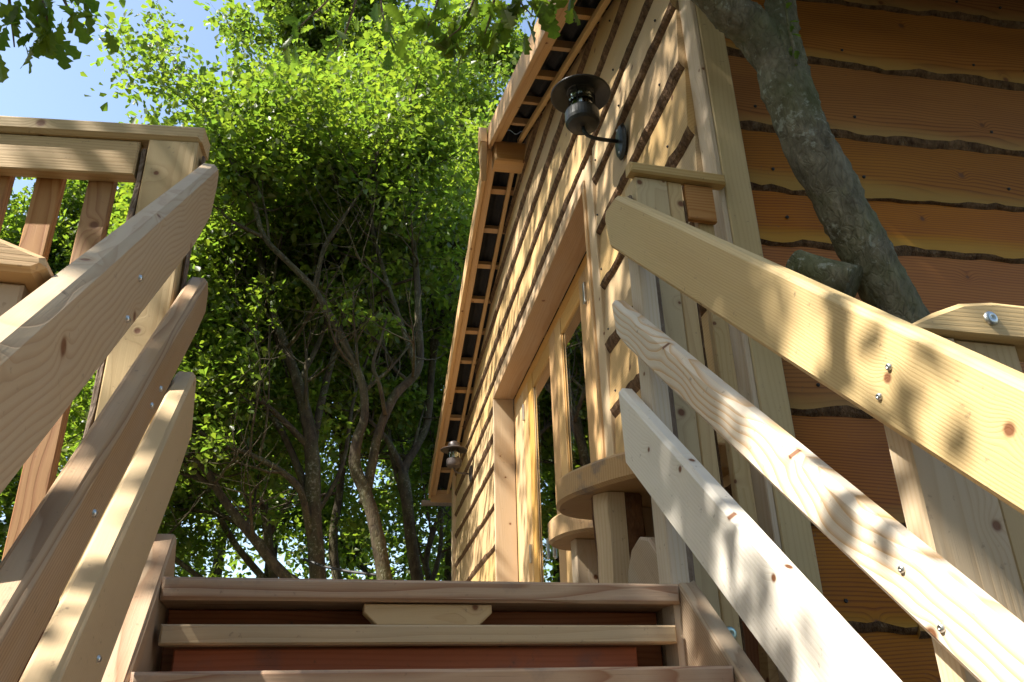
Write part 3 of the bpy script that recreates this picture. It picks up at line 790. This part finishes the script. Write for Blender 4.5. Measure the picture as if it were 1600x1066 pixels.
def clear_of_cabin(p):
    # stay off the cabin, its roof, the deck walk and the stairs
    x, y, z = p[0], p[1], p[2]-ZO
    if x > .55 + .08*(y-2) and 1.4 < y < 9.6 and z < 4.4 and x < 5.5: return False
    if -1.2 < x < 1.2 and -1 < y < 7.0 and z < 3.2: return False
    return True
def keep_clear(P):
    x, y, z = P[:, 0], P[:, 1], P[:, 2]-ZO
    a = (x > .62 + .08*(y-2)) & (y > 1.4) & (y < 9.5) & (z < 4.2) & (x < 5.5)
    b = (x > -1.3) & (x < 1.3) & (y > -1) & (y < 6.6) & (z < 3.0)
    return ~(a | b)

GW = 'broadleaf trees behind the deck'
# three multi-stemmed trees just beyond the deck
tA = Tree('broadleaf_tree', 'multi-stemmed tree left of centre behind the deck, low limbs leaning left', Vector((.25, 8.6, 0)), 11, k=.56)
LA = [(.32, 8.62, -2.9, .19), (.34, 8.6, -.8, .165), (.3, 8.6, 1.04, .148), (.18, 8.6, 2.03, .143), (.11, 8.6, 2.7, .134), (-.05, 8.65, 3.34, .11), (-.31, 8.7, 4.0, .091), (-.53, 8.8, 4.61, .079), (-.7, 8.9, 5.27, .066), (-.9, 9.0, 6.14, .053), (-1.05, 9.1, 7.2, .03)]
LA = tA.limb(LA, 'trunk', 12)
l1 = tA.limb([(.18, 8.6, 1.75, .075), (.04, 8.4, 2.17, .064), (-.16, 8.35, 2.36, .058), (-.48, 8.3, 2.51, .045), (-.87, 8.3, 2.65, .038), (-1.3, 8.3, 2.95, .022)])
l2 = tA.limb([(.11, 8.65, 2.55, .09), (.17, 8.8, 3.24, .078), (.27, 8.9, 3.87, .066), (.37, 9.0, 4.62, .06), (.36, 9.1, 5.41, .047), (.43, 9.2, 6.4, .03)])
l3 = tA.limb([(.27, 8.6, .9, .11), (.1, 8.5, 1.26, .105), (-.08, 8.5, 1.41, .099), (-.38, 8.5, 1.74, .087), (-.69, 8.5, 2.1, .075), (-.92, 8.5, 2.42, .063), (-1.3, 8.5, 2.75, .045), (-1.9, 8.5, 3.4, .03)])
l4 = tA.limb([(-.55, 8.5, 1.93, .055), (-.62, 8.55, 2.04, .05), (-.89, 8.7, 2.32, .044), (-1.3, 8.9, 2.5, .028), (-1.9, 9.1, 2.8, .018)])
BK = (0, .55, .25)
tA.sprout(LA, 20, 1.6, 1, .66, .24, None, BK); tA.sprout(l2, 11, 1.4, 1, .5, .24, None, BK); tA.sprout(l1, 5, .9, 1, .6, .22, None, BK); tA.sprout(l3, 8, 1.1, 1, .7, .24, None, BK); tA.sprout(l4, 4, .9, 1, .6, .22, None, BK)

tB = Tree('broadleaf_tree', 'nearest background tree, its bent reddish trunk forking into a long pale limb', Vector((.9, 7.8, 0)), 12, k=.56)
LBk = tB.limb([(.95, 7.85, -2.9, .17), (.95, 7.8, -.6, .14), (.87, 7.8, .94, .126), (.77, 7.8, 1.57, .118), (.65, 7.8, 1.98, .108), (.52, 7.8, 2.28, .104), (.52, 7.8, 2.54, .093), (.58, 7.8, 2.8, .075), (.54, 7.8, 3.14, .076), (.39, 7.8, 3.47, .071), (.21, 7.8, 3.82, .065), (-.01, 7.8, 4.16, .059), (-.28, 7.8, 4.43, .053), (-.55, 7.8, 4.71, .053), (-.7, 7.8, 5.17, .048), (-.76, 7.8, 5.66, .042), (-.85, 7.8, 6.4, .025)], 'trunk', 12)
b1 = tB.limb([(.62, 7.85, 1.95, .09), (.69, 7.9, 2.38, .087), (.73, 7.9, 2.65, .082), (.87, 7.9, 3.06, .084), (1.06, 7.9, 3.29, .079), (1.13, 7.9, 3.51, .073), (1.1, 7.9, 3.95, .068), (1.08, 7.95, 4.49, .063), (1.03, 8.0, 5.06, .05), (.95, 8.0, 5.92, .037), (.9, 8.0, 6.8, .02)], 'limb', 10)
b2 = tB.limb([(.79, 7.85, 2.85, .044), (.7, 7.7, 3.11, .038), (.63, 7.7, 3.31, .032), (.7, 7.7, 3.6, .026), (.75, 7.7, 3.86, .015)])
b3 = tB.limb([(1.09, 7.9, 3.38, .05), (.93, 7.9, 3.86, .047), (.78, 7.9, 4.3, .041), (.68, 7.9, 4.61, .042), (.55, 7.9, 5.16, .035), (.56, 7.9, 5.9, .02)])
b4 = tB.limb([(-.55, 7.8, 4.70, .042), (-.84, 7.8, 4.83, .033), (-1.01, 7.8, 4.96, .027), (-1.3, 7.8, 5.3, .015)])
b5 = tB.limb([(.02, 7.8, 4.12, .042), (.06, 7.8, 4.63, .041), (.2, 7.8, 4.97, .035), (.45, 7.8, 5.51, .028), (.6, 7.8, 6.1, .016)])
tB.sprout(LBk, 10, 1.3, 1, .82, .24, None, BK); tB.sprout(b1, 11, 1.3, 1, .72, .24, None, BK); tB.sprout(b3, 7, 1.1, 1, .7, .24, None, BK); tB.sprout(b4, 5, .9, 1, .6, .22, None, BK); tB.sprout(b5, 6, 1.0, 1, .7, .22, None, BK); tB.sprout(b2, 2, .4, 0, .8, .16)

tC = Tree('broadleaf_tree', 'dark upright trunk forking beside the far cabin corner and the eave', Vector((1.6, 9.7, 0)), 13, k=.56)
LC = tC.limb([(1.6, 9.75, -2.9, .17), (1.55, 9.7, -.5, .14), (1.46, 9.65, 1.16, .128), (1.34, 9.65, 1.86, .124), (1.24, 9.65, 2.61, .121), (1.22, 9.7, 2.84, .107), (1.38, 9.75, 3.16, .085), (1.51, 9.8, 3.5, .087), (1.56, 9.8, 4.28, .081), (1.66, 9.85, 4.83, .083), (1.79, 9.9, 5.42, .077), (1.89, 9.9, 6.03, .07), (1.94, 9.9, 7.0, .04)], 'trunk', 12)
c1 = tC.limb([(1.23, 9.68, 2.78, .08), (1.04, 9.7, 3.15, .061), (.88, 9.7, 3.34, .046), (.6, 9.7, 3.6, .028)])
c2 = tC.limb([(1.58, 9.8, 4.4, .078), (1.52, 9.9, 5.11, .068), (1.4, 9.9, 5.68, .061), (1.21, 9.9, 6.37, .053), (1.28, 9.9, 7.4, .03)])
tC.sprout(LC, 16, 1.5, 1, .7, .24, None, BK); tC.sprout(c2, 10, 1.4, 1, .5, .24, None, BK); tC.sprout(c1, 4, .8, 1, .6, .2, None, BK)
tF = Tree('broadleaf_tree', 'slender leaning stem between the left newel and the multi-stemmed tree', Vector((-.1, 10.8, 0)), 14, k=.56)
LF = tF.limb([(0, 10.8, -2.9, .15), (-.08, 10.8, -.4, .12), (-.13, 10.8, 1.3, .107), (-.28, 10.8, 2.13, .103), (-.48, 10.8, 3.02, .09), (-.65, 10.8, 3.88, .084), (-.93, 10.8, 4.59, .077), (-1.23, 10.8, 5.43, .062), (-1.5, 10.8, 6.4, .04), (-1.7, 10.9, 7.6, .02)], 'trunk', 10)
f1 = tF.limb([(-.45, 10.8, 2.9, .07), (-.95, 10.75, 3.3, .055), (-1.5, 10.7, 3.6, .045), (-2.2, 10.7, 4.1, .03)])
f2 = tF.limb([(-.62, 10.8, 3.8, .06), (-.5, 10.9, 4.7, .05), (-.45, 11.0, 5.6, .04), (-.6, 11.0, 6.6, .02)])
f3 = tF.limb([(-.28, 10.8, 2.1, .06), (-.9, 10.9, 2.5, .05), (-1.6, 11.0, 2.6, .035), (-2.3, 11.1, 2.9, .02)])
tD = Tree('broadleaf_tree', 'thin dark stem directly behind the centre of the deck, crooked at half height', Vector((.6, 10.5, 0)), 15, k=.56)
LD = tD.limb([(.75, 10.5, -2.9, .14), (.7, 10.5, -.4, .12), (.62, 10.5, 1.27, .106), (.48, 10.5, 2.09, .102), (.52, 10.5, 2.73, .089), (.52, 10.5, 3.32, .082), (.29, 10.5, 3.83, .067), (.2, 10.5, 4.55, .06), (-.07, 10.5, 5.3, .053), (-.24, 10.5, 6.3, .036), (-.3, 10.6, 7.4, .02)], 'trunk', 10)
d1 = tD.limb([(.5, 10.5, 3.1, .06), (.85, 10.6, 3.8, .05), (1.05, 10.7, 4.7, .04), (1.1, 10.8, 5.8, .025)])
tE = Tree('broadleaf_tree', 'thin leaning stem low beside the far corner of the cabin', Vector((1.7, 10.0, 0)), 16, k=.56)
LE = tE.limb([(1.75, 10.2, -2.9, .1), (1.64, 10.1, 1.19, .073), (1.57, 10.1, 1.83, .067), (1.75, 10.1, 2.45, .058), (2.1, 10.2, 3.2, .04), (2.4, 10.2, 4.2, .02)], 'trunk', 8)
tF.sprout(LF, 16, 1.5, 1, .6, .22, None, BK); tF.sprout(f1, 8, 1.2, 1, .5, .22, None, BK); tF.sprout(f2, 9, 1.2, 1, .4, .22, None, BK); tF.sprout(f3, 7, 1.0, 1, .5, .22, None, BK)
tD.sprout(LD, 16, 1.5, 1, .6, .22, None, BK); tD.sprout(d1, 9, 1.2, 1, .4, .22, None, BK); tE.sprout(LE, 7, 1.0, 1, .55, .2, None, BK)
sA = [tA.limb(q, 'limb', 7) for q in (
    [(.17, 8.65, 2.1, .08), (-.2, 8.75, 2.9, .065), (-.75, 8.9, 3.7, .055), (-1.25, 9.0, 4.7, .042), (-1.5, 9.1, 5.9, .025)],
    [(.1, 8.6, 2.7, .07), (-.35, 8.55, 3.1, .055), (-.95, 8.5, 3.5, .045), (-1.6, 8.5, 4.3, .03)],
    [(-.1, 8.65, 3.4, .06), (.15, 8.8, 4.2, .05), (.2, 8.9, 5.2, .04), (.05, 9.0, 6.3, .02)],
    [(.16, 8.6, 1.9, .05), (.45, 8.8, 2.6, .042), (.55, 9.0, 3.5, .035), (.85, 9.2, 4.6, .02)])]
sF = [tF.limb(q, 'limb', 7) for q in (
    [(-.2, 10.8, 1.6, .08), (-.8, 10.9, 2.3, .07), (-1.3, 11.0, 3.3, .055), (-1.7, 11.0, 4.6, .04), (-1.9, 11.1, 6.0, .02)],
    [(-.1, 10.8, 1.0, .07), (-.9, 10.6, 1.6, .06), (-1.7, 10.5, 2.2, .05), (-2.6, 10.4, 3.3, .03)],
    [(-.3, 10.8, 2.2, .06), (.05, 11.0, 3.2, .05), (.0, 11.2, 4.5, .04), (.25, 11.3, 6.0, .02)])]
sC = [tC.limb(q, 'limb', 7) for q in (
    [(1.3, 9.65, 2.2, .07), (1.05, 9.9, 3.3, .055), (1.0, 10.1, 4.4, .045), (.75, 10.2, 5.6, .025)],
    [(1.45, 9.65, 1.2, .06), (1.7, 9.9, 1.9, .05), (1.75, 10.2, 2.8, .04), (1.55, 10.4, 4.0, .02)])]
for t_, ls in ((tA, sA), (tF, sF), (tC, sC)):
    for l_ in ls: t_.sprout(l_, 6, 1.1, 1, .6, .2, None, BK)
for t_, ls in ((tA, [LA, l1, l2, l3, l4] + sA), (tB, (LBk, b1, b3)), (tC, [LC, c1, c2] + sC), (tF, [LF, f1, f2, f3] + sF), (tD, (LD, d1)), (tE, (LE,))):
    for l_ in ls: t_.sprout(l_, 5, 1.2, 1, .35, 0, None, (0, .1, .35))
for t_ in (tA, tB, tC, tD, tE, tF): t_.finish(19, 'leaf2', (.045, .115), keep_clear)

def wild_tree(x, y, seed, H, lean, spread, nlimb, label, per=32, low=.25, r0=.15, lsize=(.048, .115), n_sp=6, keep=keep_clear, group='trees further into the wood', mat='leaf2', lobed=False):
    t = Tree('broadleaf_tree', label, Vector((x, y, 0)), seed, group); rs = t.rs
    top = np.array([x+lean[0], y+lean[1], H-2.9])
    P = []
    for i in range(7):
        f = i/6
        P.append((x+lean[0]*f+rs.normal()*.12*f*2, y+lean[1]*f+rs.normal()*.12*f*2, -2.9+H*f, r0*(1-.85*f)))
    L = t.limb(P, 'trunk', 10)
    for k in range(nlimb):
        f = low + (1-low)*(k+.3)/nlimb*.85
        p = L[int(f*(len(L)-1))]; an = k*2.4+rs.rand()*1.0
        ln = spread*(1.05-.6*f)*rs.uniform(.8, 1.2); el = .25+.9*f
        d = np.array([math.cos(an)*math.cos(el), math.sin(an)*math.cos(el), math.sin(el)])
        Q = [(*(p[:3]-np.array([0, 0, ZO])), p[3]*.6)]
        q = p[:3]-np.array([0, 0, ZO])
        for j in range(4):
            d = d + rs.normal(size=3)*.16 + np.array([0, 0, .07]); d /= np.linalg.norm(d); q = q+d*ln/4
            Q.append((*q, p[3]*.6*(1-.22*(j+1))))
        lm = t.limb(Q, 'limb', 6, 3)
        t.sprout(lm, n_sp, 1.3, 1, .35, .21); t.sprout(lm, 2, .9, 1, .2, 0)
    t.sprout(L, 8, 1.4, 1, .7, .25)
    t.finish(per, mat, lsize, keep, lobed)
    return t
wild_tree(2.2, 12.6, 23, 16.0, (.3, .2), 3.4, 13, 'tall tree rising behind the cabin gable', low=.5, n_sp=7, per=24)
wild_tree(-.4, 16.8, 22, 21.0, (.2, .1), 4.6, 16, 'tall tree filling the top of the view left of the gable', low=.5, n_sp=9, per=26, lsize=(.08, .16))
wild_tree(-4.0, 15.6, 24, 13.5, (-.4, .2), 2.7, 12, 'bright bushy tree seen between the left balusters', low=.35, per=26, n_sp=7, lsize=(.06, .13))
wild_tree(-8.2, 13.0, 25, 9.5, (.2, .2), 3.0, 10, 'pale green tree at the far left edge beyond the balustrade', low=.25, per=26)
wild_tree(-1.4, 15.6, 26, 12.5, (.4, .2), 3.4, 12, 'background tree in the gap between the nearer trunks', low=.5, per=24, lsize=(.085, .14), n_sp=7)
wild_tree(-6.6, 14.5, 27, 11.5, (.2, .2), 3.2, 11, 'background tree showing above the left cap rail', low=.2, per=26, lsize=(.085, .14))
wild_tree(2.2, 16.5, 28, 12.0, (.2, .2), 3.6, 11, 'background tree low behind the far corner of the cabin', low=.15, per=20, lsize=(.085, .14), n_sp=7)
# trees out to the left and behind the stairs that close the clearing and mirror in the glass
for i, (x, y, lb) in enumerate([(-7.5, 6.0, 'woodland tree left of the deck beyond the balustrade'), (-8.0, 1.5, 'woodland tree left of the stairs in the open wood'),
        (-7.0, -3.5, 'woodland tree behind the viewer on the left'), (-3.0, -6.5, 'woodland tree straight behind the foot of the stairs'),
        (2.5, -6.0, 'woodland tree behind the viewer on the right')]):
    wild_tree(x, y, 40+i, 9.0+i % 3, (.2, .1), 3.2, 9, lb, per=20, low=.15, lsize=(.13, .22), n_sp=5, group='trees around the clearing')

# far wood, one mass
rs = np.random.RandomState(5)
cl = []
for _ in range(1100):
    an = rs.uniform(-1.15, .75); R_ = rs.uniform(17, 27)
    h = (3.0 + 5.0*rs.rand()**1.2)*rs.rand()**.7
    cl.append((R_*math.sin(an), R_*math.cos(an), h + .4, rs.uniform(.6, 1.1)))
p, n_, d, z = cluster_leaves(np.array(cl), 30, rs, (.16, .30))
me = build_leaves(p, n_, d, z, rs); me.materials.append(MAT['leaf2'])
obj('woodland', me, None, Matrix.Identity(4), kind='stuff')
# undergrowth below and beyond the deck
cl = []
for _ in range(520):
    x, y = rs.uniform(-5, 4.0), rs.uniform(12.2, 14.2)
    cl.append((x, y, rs.uniform(1.5, 7.2), rs.uniform(.25, .45)))
p, n_, d, z = cluster_leaves(np.array(cl), 34, rs, (.08, .13), keep_clear)
me = build_leaves(p, n_, d, z, rs); me.materials.append(MAT['leaf2'])
obj('undergrowth', me, None, Matrix.Identity(4), kind='stuff')

# ---------------------------------------------------------------- the oak that grows against the cabin
oak = Tree('oak_tree', 'mossy grey-green oak trunk with a sawn stub, in front of the side wall', Vector((1.7, 1.6, 0)), 61, bark='oakbark', k=.93)
OK_ = oak.limb([(1.95, 1.55, -2.9, .11), (1.85, 1.6, -1.2, .085), (1.72, 1.65, .2, .068), (1.65, 1.65, .51, .063), (1.58, 1.65, .74, .064), (1.51, 1.65, .97, .066), (1.45, 1.65, 1.16, .070), (1.39, 1.65, 1.35, .072), (1.33, 1.65, 1.56, .073), (1.31, 1.65, 1.74, .077), (1.32, 1.65, 1.9, .066), (1.35, 1.65, 2.04, .050), (1.38, 1.62, 2.25, .046), (1.30, 1.5, 2.6, .044), (1.0, 1.2, 3.3, .04), (.7, 1.0, 4.2, .035), (.3, .8, 5.0, .025)], 'trunk', 28, 10, .035)
ol = oak.limb([(1.325, 1.65, 1.70, .06), (1.25, 1.645, 1.88, .066), (1.16, 1.64, 1.96, .064), (1.06, 1.62, 2.05, .060), (.91, 1.55, 2.15, .056), (.70, 1.4, 2.32, .052), (.3, 1.1, 2.75, .048), (-.2, .9, 3.3, .042), (-.8, .8, 3.9, .034), (-1.5, .8, 4.5, .024)], 'limb', 24, 10, .035)
stub = smooth_line([(1.37, 1.63, 1.03, .055), (1.33, 1.67, 1.07, .048), (1.275, 1.73, 1.135, .046)], 3)
vs, fs = tube([(q[0], q[1], q[2]+ZO) for q in stub], [q[3] for q in stub], 16, True, .04, 2)
mi = [0]*len(fs); mi[-1] = 1
so = obj('sawn_stub', mesh(vs, fs, ('oakbark', 'newel_pale'), mi, smooth=False), oak.t, Matrix.Identity(4))
for q in so.data.polygons: q.use_smooth = len(q.vertices) == 4
# creeper hanging from the fork
vine = [(1.305, 1.575, 2.05, .003), (1.30, 1.566, 1.95, .003), (1.295, 1.565, 1.85, .003), (1.29, 1.56, 1.76, .0025), (1.285, 1.558, 1.70, .0015)]
vn = oak.limb(vine, 'vine', 5)
def near_leaf_mesh(seed):
    r_ = np.random.RandomState(seed)
    half = [(.10, .03), (.16, .10), (.24, .16), (.30, .11), (.38, .17), (.46, .26), (.53, .16), (.62, .24), (.70, .31), (.77, .19), (.86, .22), (.92, .24), (.97, .12)]
    half = [(t, w*r_.uniform(.82, 1.15)) for t, w in half]
    vs = [(0, 0, 0)]; fs = []
    mid = [(t, 0, -.10*(t-.3)**2*2) for t, _ in half]
    rows = [((t, w, .22*w - .2*(t-.3)**2 + r_.normal()*.008), (t, 0, -.2*(t-.3)**2), (t, -w, .22*w - .2*(t-.3)**2 + r_.normal()*.008)) for t, w in half]
    for a, b, c in rows: vs += [a, b, c]
    vs.append((1.02, 0, -.10)); n = len(rows)
    fs += [(0, 2, 1), (0, 3, 2)]
    for i in range(n-1):
        a = 1+i*3; fs += [(a, a+1, a+4, a+3), (a+1, a+2, a+5, a+4)]
    e = 1+(n-1)*3; fs += [(e, e+1, len(vs)-1), (e+1, e+2, len(vs)-1)]
    vs += [(-.14, .008, .01), (-.14, -.008, .01), (0.02, -.008, .002), (.02, .008, .002)]; k = len(vs)-4
    fs.append((k, k+1, k+2, k+3))
    me = mesh(vs, fs, ('leaf',)); me.name = 'oak_leaf'
    at = me.attributes.new('tint', 'FLOAT', 'FACE'); at.data.foreach_set('value', [0.0]*len(me.polygons))
    return me
LEAF = [near_leaf_mesh(i) for i in range(4)]
def place_leaf(parent, p, d, nrm, size, i):
    d = Vector(d).normalized(); nrm = Vector(nrm); nrm = (nrm - d*nrm.dot(d)).normalized()
    m = basis(Vector(p), d, nrm.cross(d), nrm) @ Matrix.Scale(size, 4)
    o = bpy.data.objects.new('leaf', LEAF[i % 4]); link(o, parent, m)
rs = np.random.RandomState(9)
for p in vn[3::2]:
    for k in range(2):
        place_leaf(oak.t, p[:3], rs.normal(size=3)*.6+np.array([0, -.3, -.4]), (0, -.5, .8), rs.uniform(.018, .032), k)
def spray(tree, pts, nleaf, size, seed, r=.008, jit=.05):
    """a twig in view with separate lobed leaves"""
    r_ = np.random.RandomState(seed); L = smooth_line([(*p, r*(1-.7*i/(len(pts)-1))) for i, p in enumerate(pts)], 4)
    L = [np.array([q[0], q[1], q[2]+ZO, q[3]]) for q in L]
    vs, fs = tube([q[:3] for q in L], [q[3] for q in L], 6, True, .1, seed)
    obj('twig', mesh(vs, fs, ('greybark',), smooth=True), tree.t, Matrix.Identity(4))
    for k in range(nleaf):
        i = int((.25+.75*r_.rand()**.7)*(len(L)-1)); p = L[i][:3] + r_.normal(size=3)*jit*np.array([1, 1, .6])
        t = L[min(i+1, len(L)-1)][:3]-L[max(i-1, 0)][:3]; t = t/(np.linalg.norm(t)+1e-9)
        d = t*.5 + r_.normal(size=3)*.6 + np.array([0, 0, -.25])
        place_leaf(tree.t, p, d, np.array([0, 0, 1]) + r_.normal(size=3)*.45, r_.uniform(*size), k)

def above_view(P):
    """canopy zone overhead and to the left of the stairs"""
    x, y, z = P[:, 0], P[:, 1], P[:, 2]-ZO
    return (z > 2.35 + .98*np.maximum(y, 0) ) | (x < -.40*np.maximum(y, 0) - .75)
# canopy overhead carried by the oak limb
oak.sprout(OK_[-50:], 6, 1.3, 1, .2, .3, ok=lambda p: p[2]-ZO > 2.6 + 1.05*max(p[1], 0))
oak.sprout(ol[-43:], 7, 1.2, 1, .2, .3, ok=lambda p: p[2]-ZO > 2.5 + 1.05*max(p[1], 0))
oak.finish(26, 'leaf', (.08, .13), lambda P: above_view(P) & keep_clear(P), True)
for k, (pts, nl) in enumerate([
    ([(.53, 2.2, 2.80), (.51, 2.29, 2.58), (.47, 2.35, 2.46), (.42, 2.38, 2.41)], 26),
    ([(.68, 2.19, 2.76), (.67, 2.26, 2.57), (.73, 2.27, 2.48)], 20),
    ([(.40, 2.28, 2.72), (.37, 2.35, 2.55), (.34, 2.40, 2.46)], 18),
    ([(.78, 2.10, 2.72), (.80, 2.2, 2.62), (.84, 2.24, 2.56)], 14),
    ([(.60, 2.2, 2.72), (.58, 2.31, 2.53), (.56, 2.36, 2.44)], 16)]):
    spray(oak, pts, nl, (.075, .115), 100+k)
for k, (pts, nl) in enumerate([
    ([(.08, 3.34, 4.02), (-.03, 3.49, 3.72), (-.19, 3.61, 3.56), (-.28, 3.7, 3.42)], 18),
    ([(.2, 3.4, 3.85), (.25, 3.48, 3.58), (.33, 3.52, 3.45)], 14),
    ([(.12, 3.42, 3.80), (.05, 3.57, 3.52), (.0, 3.62, 3.42)], 14)]):
    spray(oak, pts, nl, (.08, .12), 120+k)

# ---------------------------------------------------------------- the tree that shades the stairs from the left
shade = Tree('oak_tree', 'oak left of the stairs whose lobed leaves hang into the top left corner', Vector((-3.4, 2.6, 0)), 71, bark='oakbark')
ST = shade.limb([(-3.4, 2.6, -2.9, .2), (-3.3, 2.6, -.5, .17), (-3.2, 2.6, 1.6, .15), (-3.1, 2.5, 3.2, .12), (-3.0, 2.5, 5.0, .09), (-2.9, 2.5, 7.0, .04)], 'trunk', 14)
def rand_shade(n, seed, where):
    r_ = np.random.RandomState(seed); out = []
    sv = np.array(sunv)
    while len(out) < n:
        # spots on the stairs, the rails and the cabin front, carried up the sun's rays into the crown
        if where == 'stairs': q = np.array([r_.uniform(-.5, 1.0), r_.uniform(.2, 2.2), 0]); q[2] = -1.0 + .92*q[1] + r_.uniform(-.3, .9); d = r_.uniform(2.6, 4.2)
        elif where == 'side': q = np.array(C0 + WN*r_.uniform(0, 1.7)); q[2] = r_.uniform(-.2, 2.6); d = r_.uniform(3.4, 6.0)
        else:
            a = r_.uniform(-.2, 7.3); q = np.array(C0 + WD*a); q[2] = r_.uniform(.2, 3.9); d = r_.uniform(3.2, 8.5)
        p = q + sv*d
        if p[0] < -.36*max(p[1], 0) - .9: out.append((*p[:3]+np.array([0, 0, ZO]), r_.uniform(.11, .21) if where == 'stairs' else r_.uniform(.14, .30)))
    return out
for (an, f, ln) in ((-.9, .62, 2.2), (.3, .6, 2.3), (1.2, .7, 2.4), (2.2, .75, 1.8), (-2.0, .7, 2.2), (3.4, .8, 1.6)):
    p = ST[int(f*(len(ST)-1))]; q = p[:3]-np.array([0, 0, ZO])
    Q = [(*q, p[3]*.6)]
    for j in range(1, 5):
        Q.append((q[0]+math.cos(an)*ln*j/4*.7, q[1]+math.sin(an)*ln*j/4, q[2]+j*.28, p[3]*.6*(1-.2*j)))
    lm = shade.limb(Q, 'limb', 8)
    shade.sprout(lm, 3, 1.0, 1, .4, .24, ok=lambda p: p[0] < -.36*max(p[1], 0) - .9)
shade.cl += rand_shade(18, 8, 'stairs')*2 + rand_shade(330, 4, 'wall') + rand_shade(4, 5, 'side')
shade.finish(20, 'leaf', (.08, .14), lambda P: above_view(P) & keep_clear(P), True)
for k, (pts, nl) in enumerate([
    ([(-1.02, 2.15, 2.45), (-.96, 2.27, 2.24), (-.92, 2.3, 2.15), (-.90, 2.34, 2.07)], 24),
    ([(-1.08, 2.2, 2.40), (-1.03, 2.32, 2.16), (-1.01, 2.38, 2.05)], 22),
    ([(-.93, 2.2, 2.30), (-.87, 2.27, 2.19), (-.83, 2.29, 2.13)], 13)]):
    spray(shade, pts, nl, (.075, .11), 140+k)

# black strap slung between two stems
vs, fs = tube([V(.12, 8.45, 1.53), V(.30, 8.3, 1.44), V(.55, 8.1, 1.36), V(.80, 7.9, 1.30)], [.014]*4, 8)
c = obj('cable', mesh(vs, fs, ('cable',)), None, Matrix.Identity(4)); c['label'] = 'black cable slung between two trunks low behind the deck'; c['category'] = 'cable'
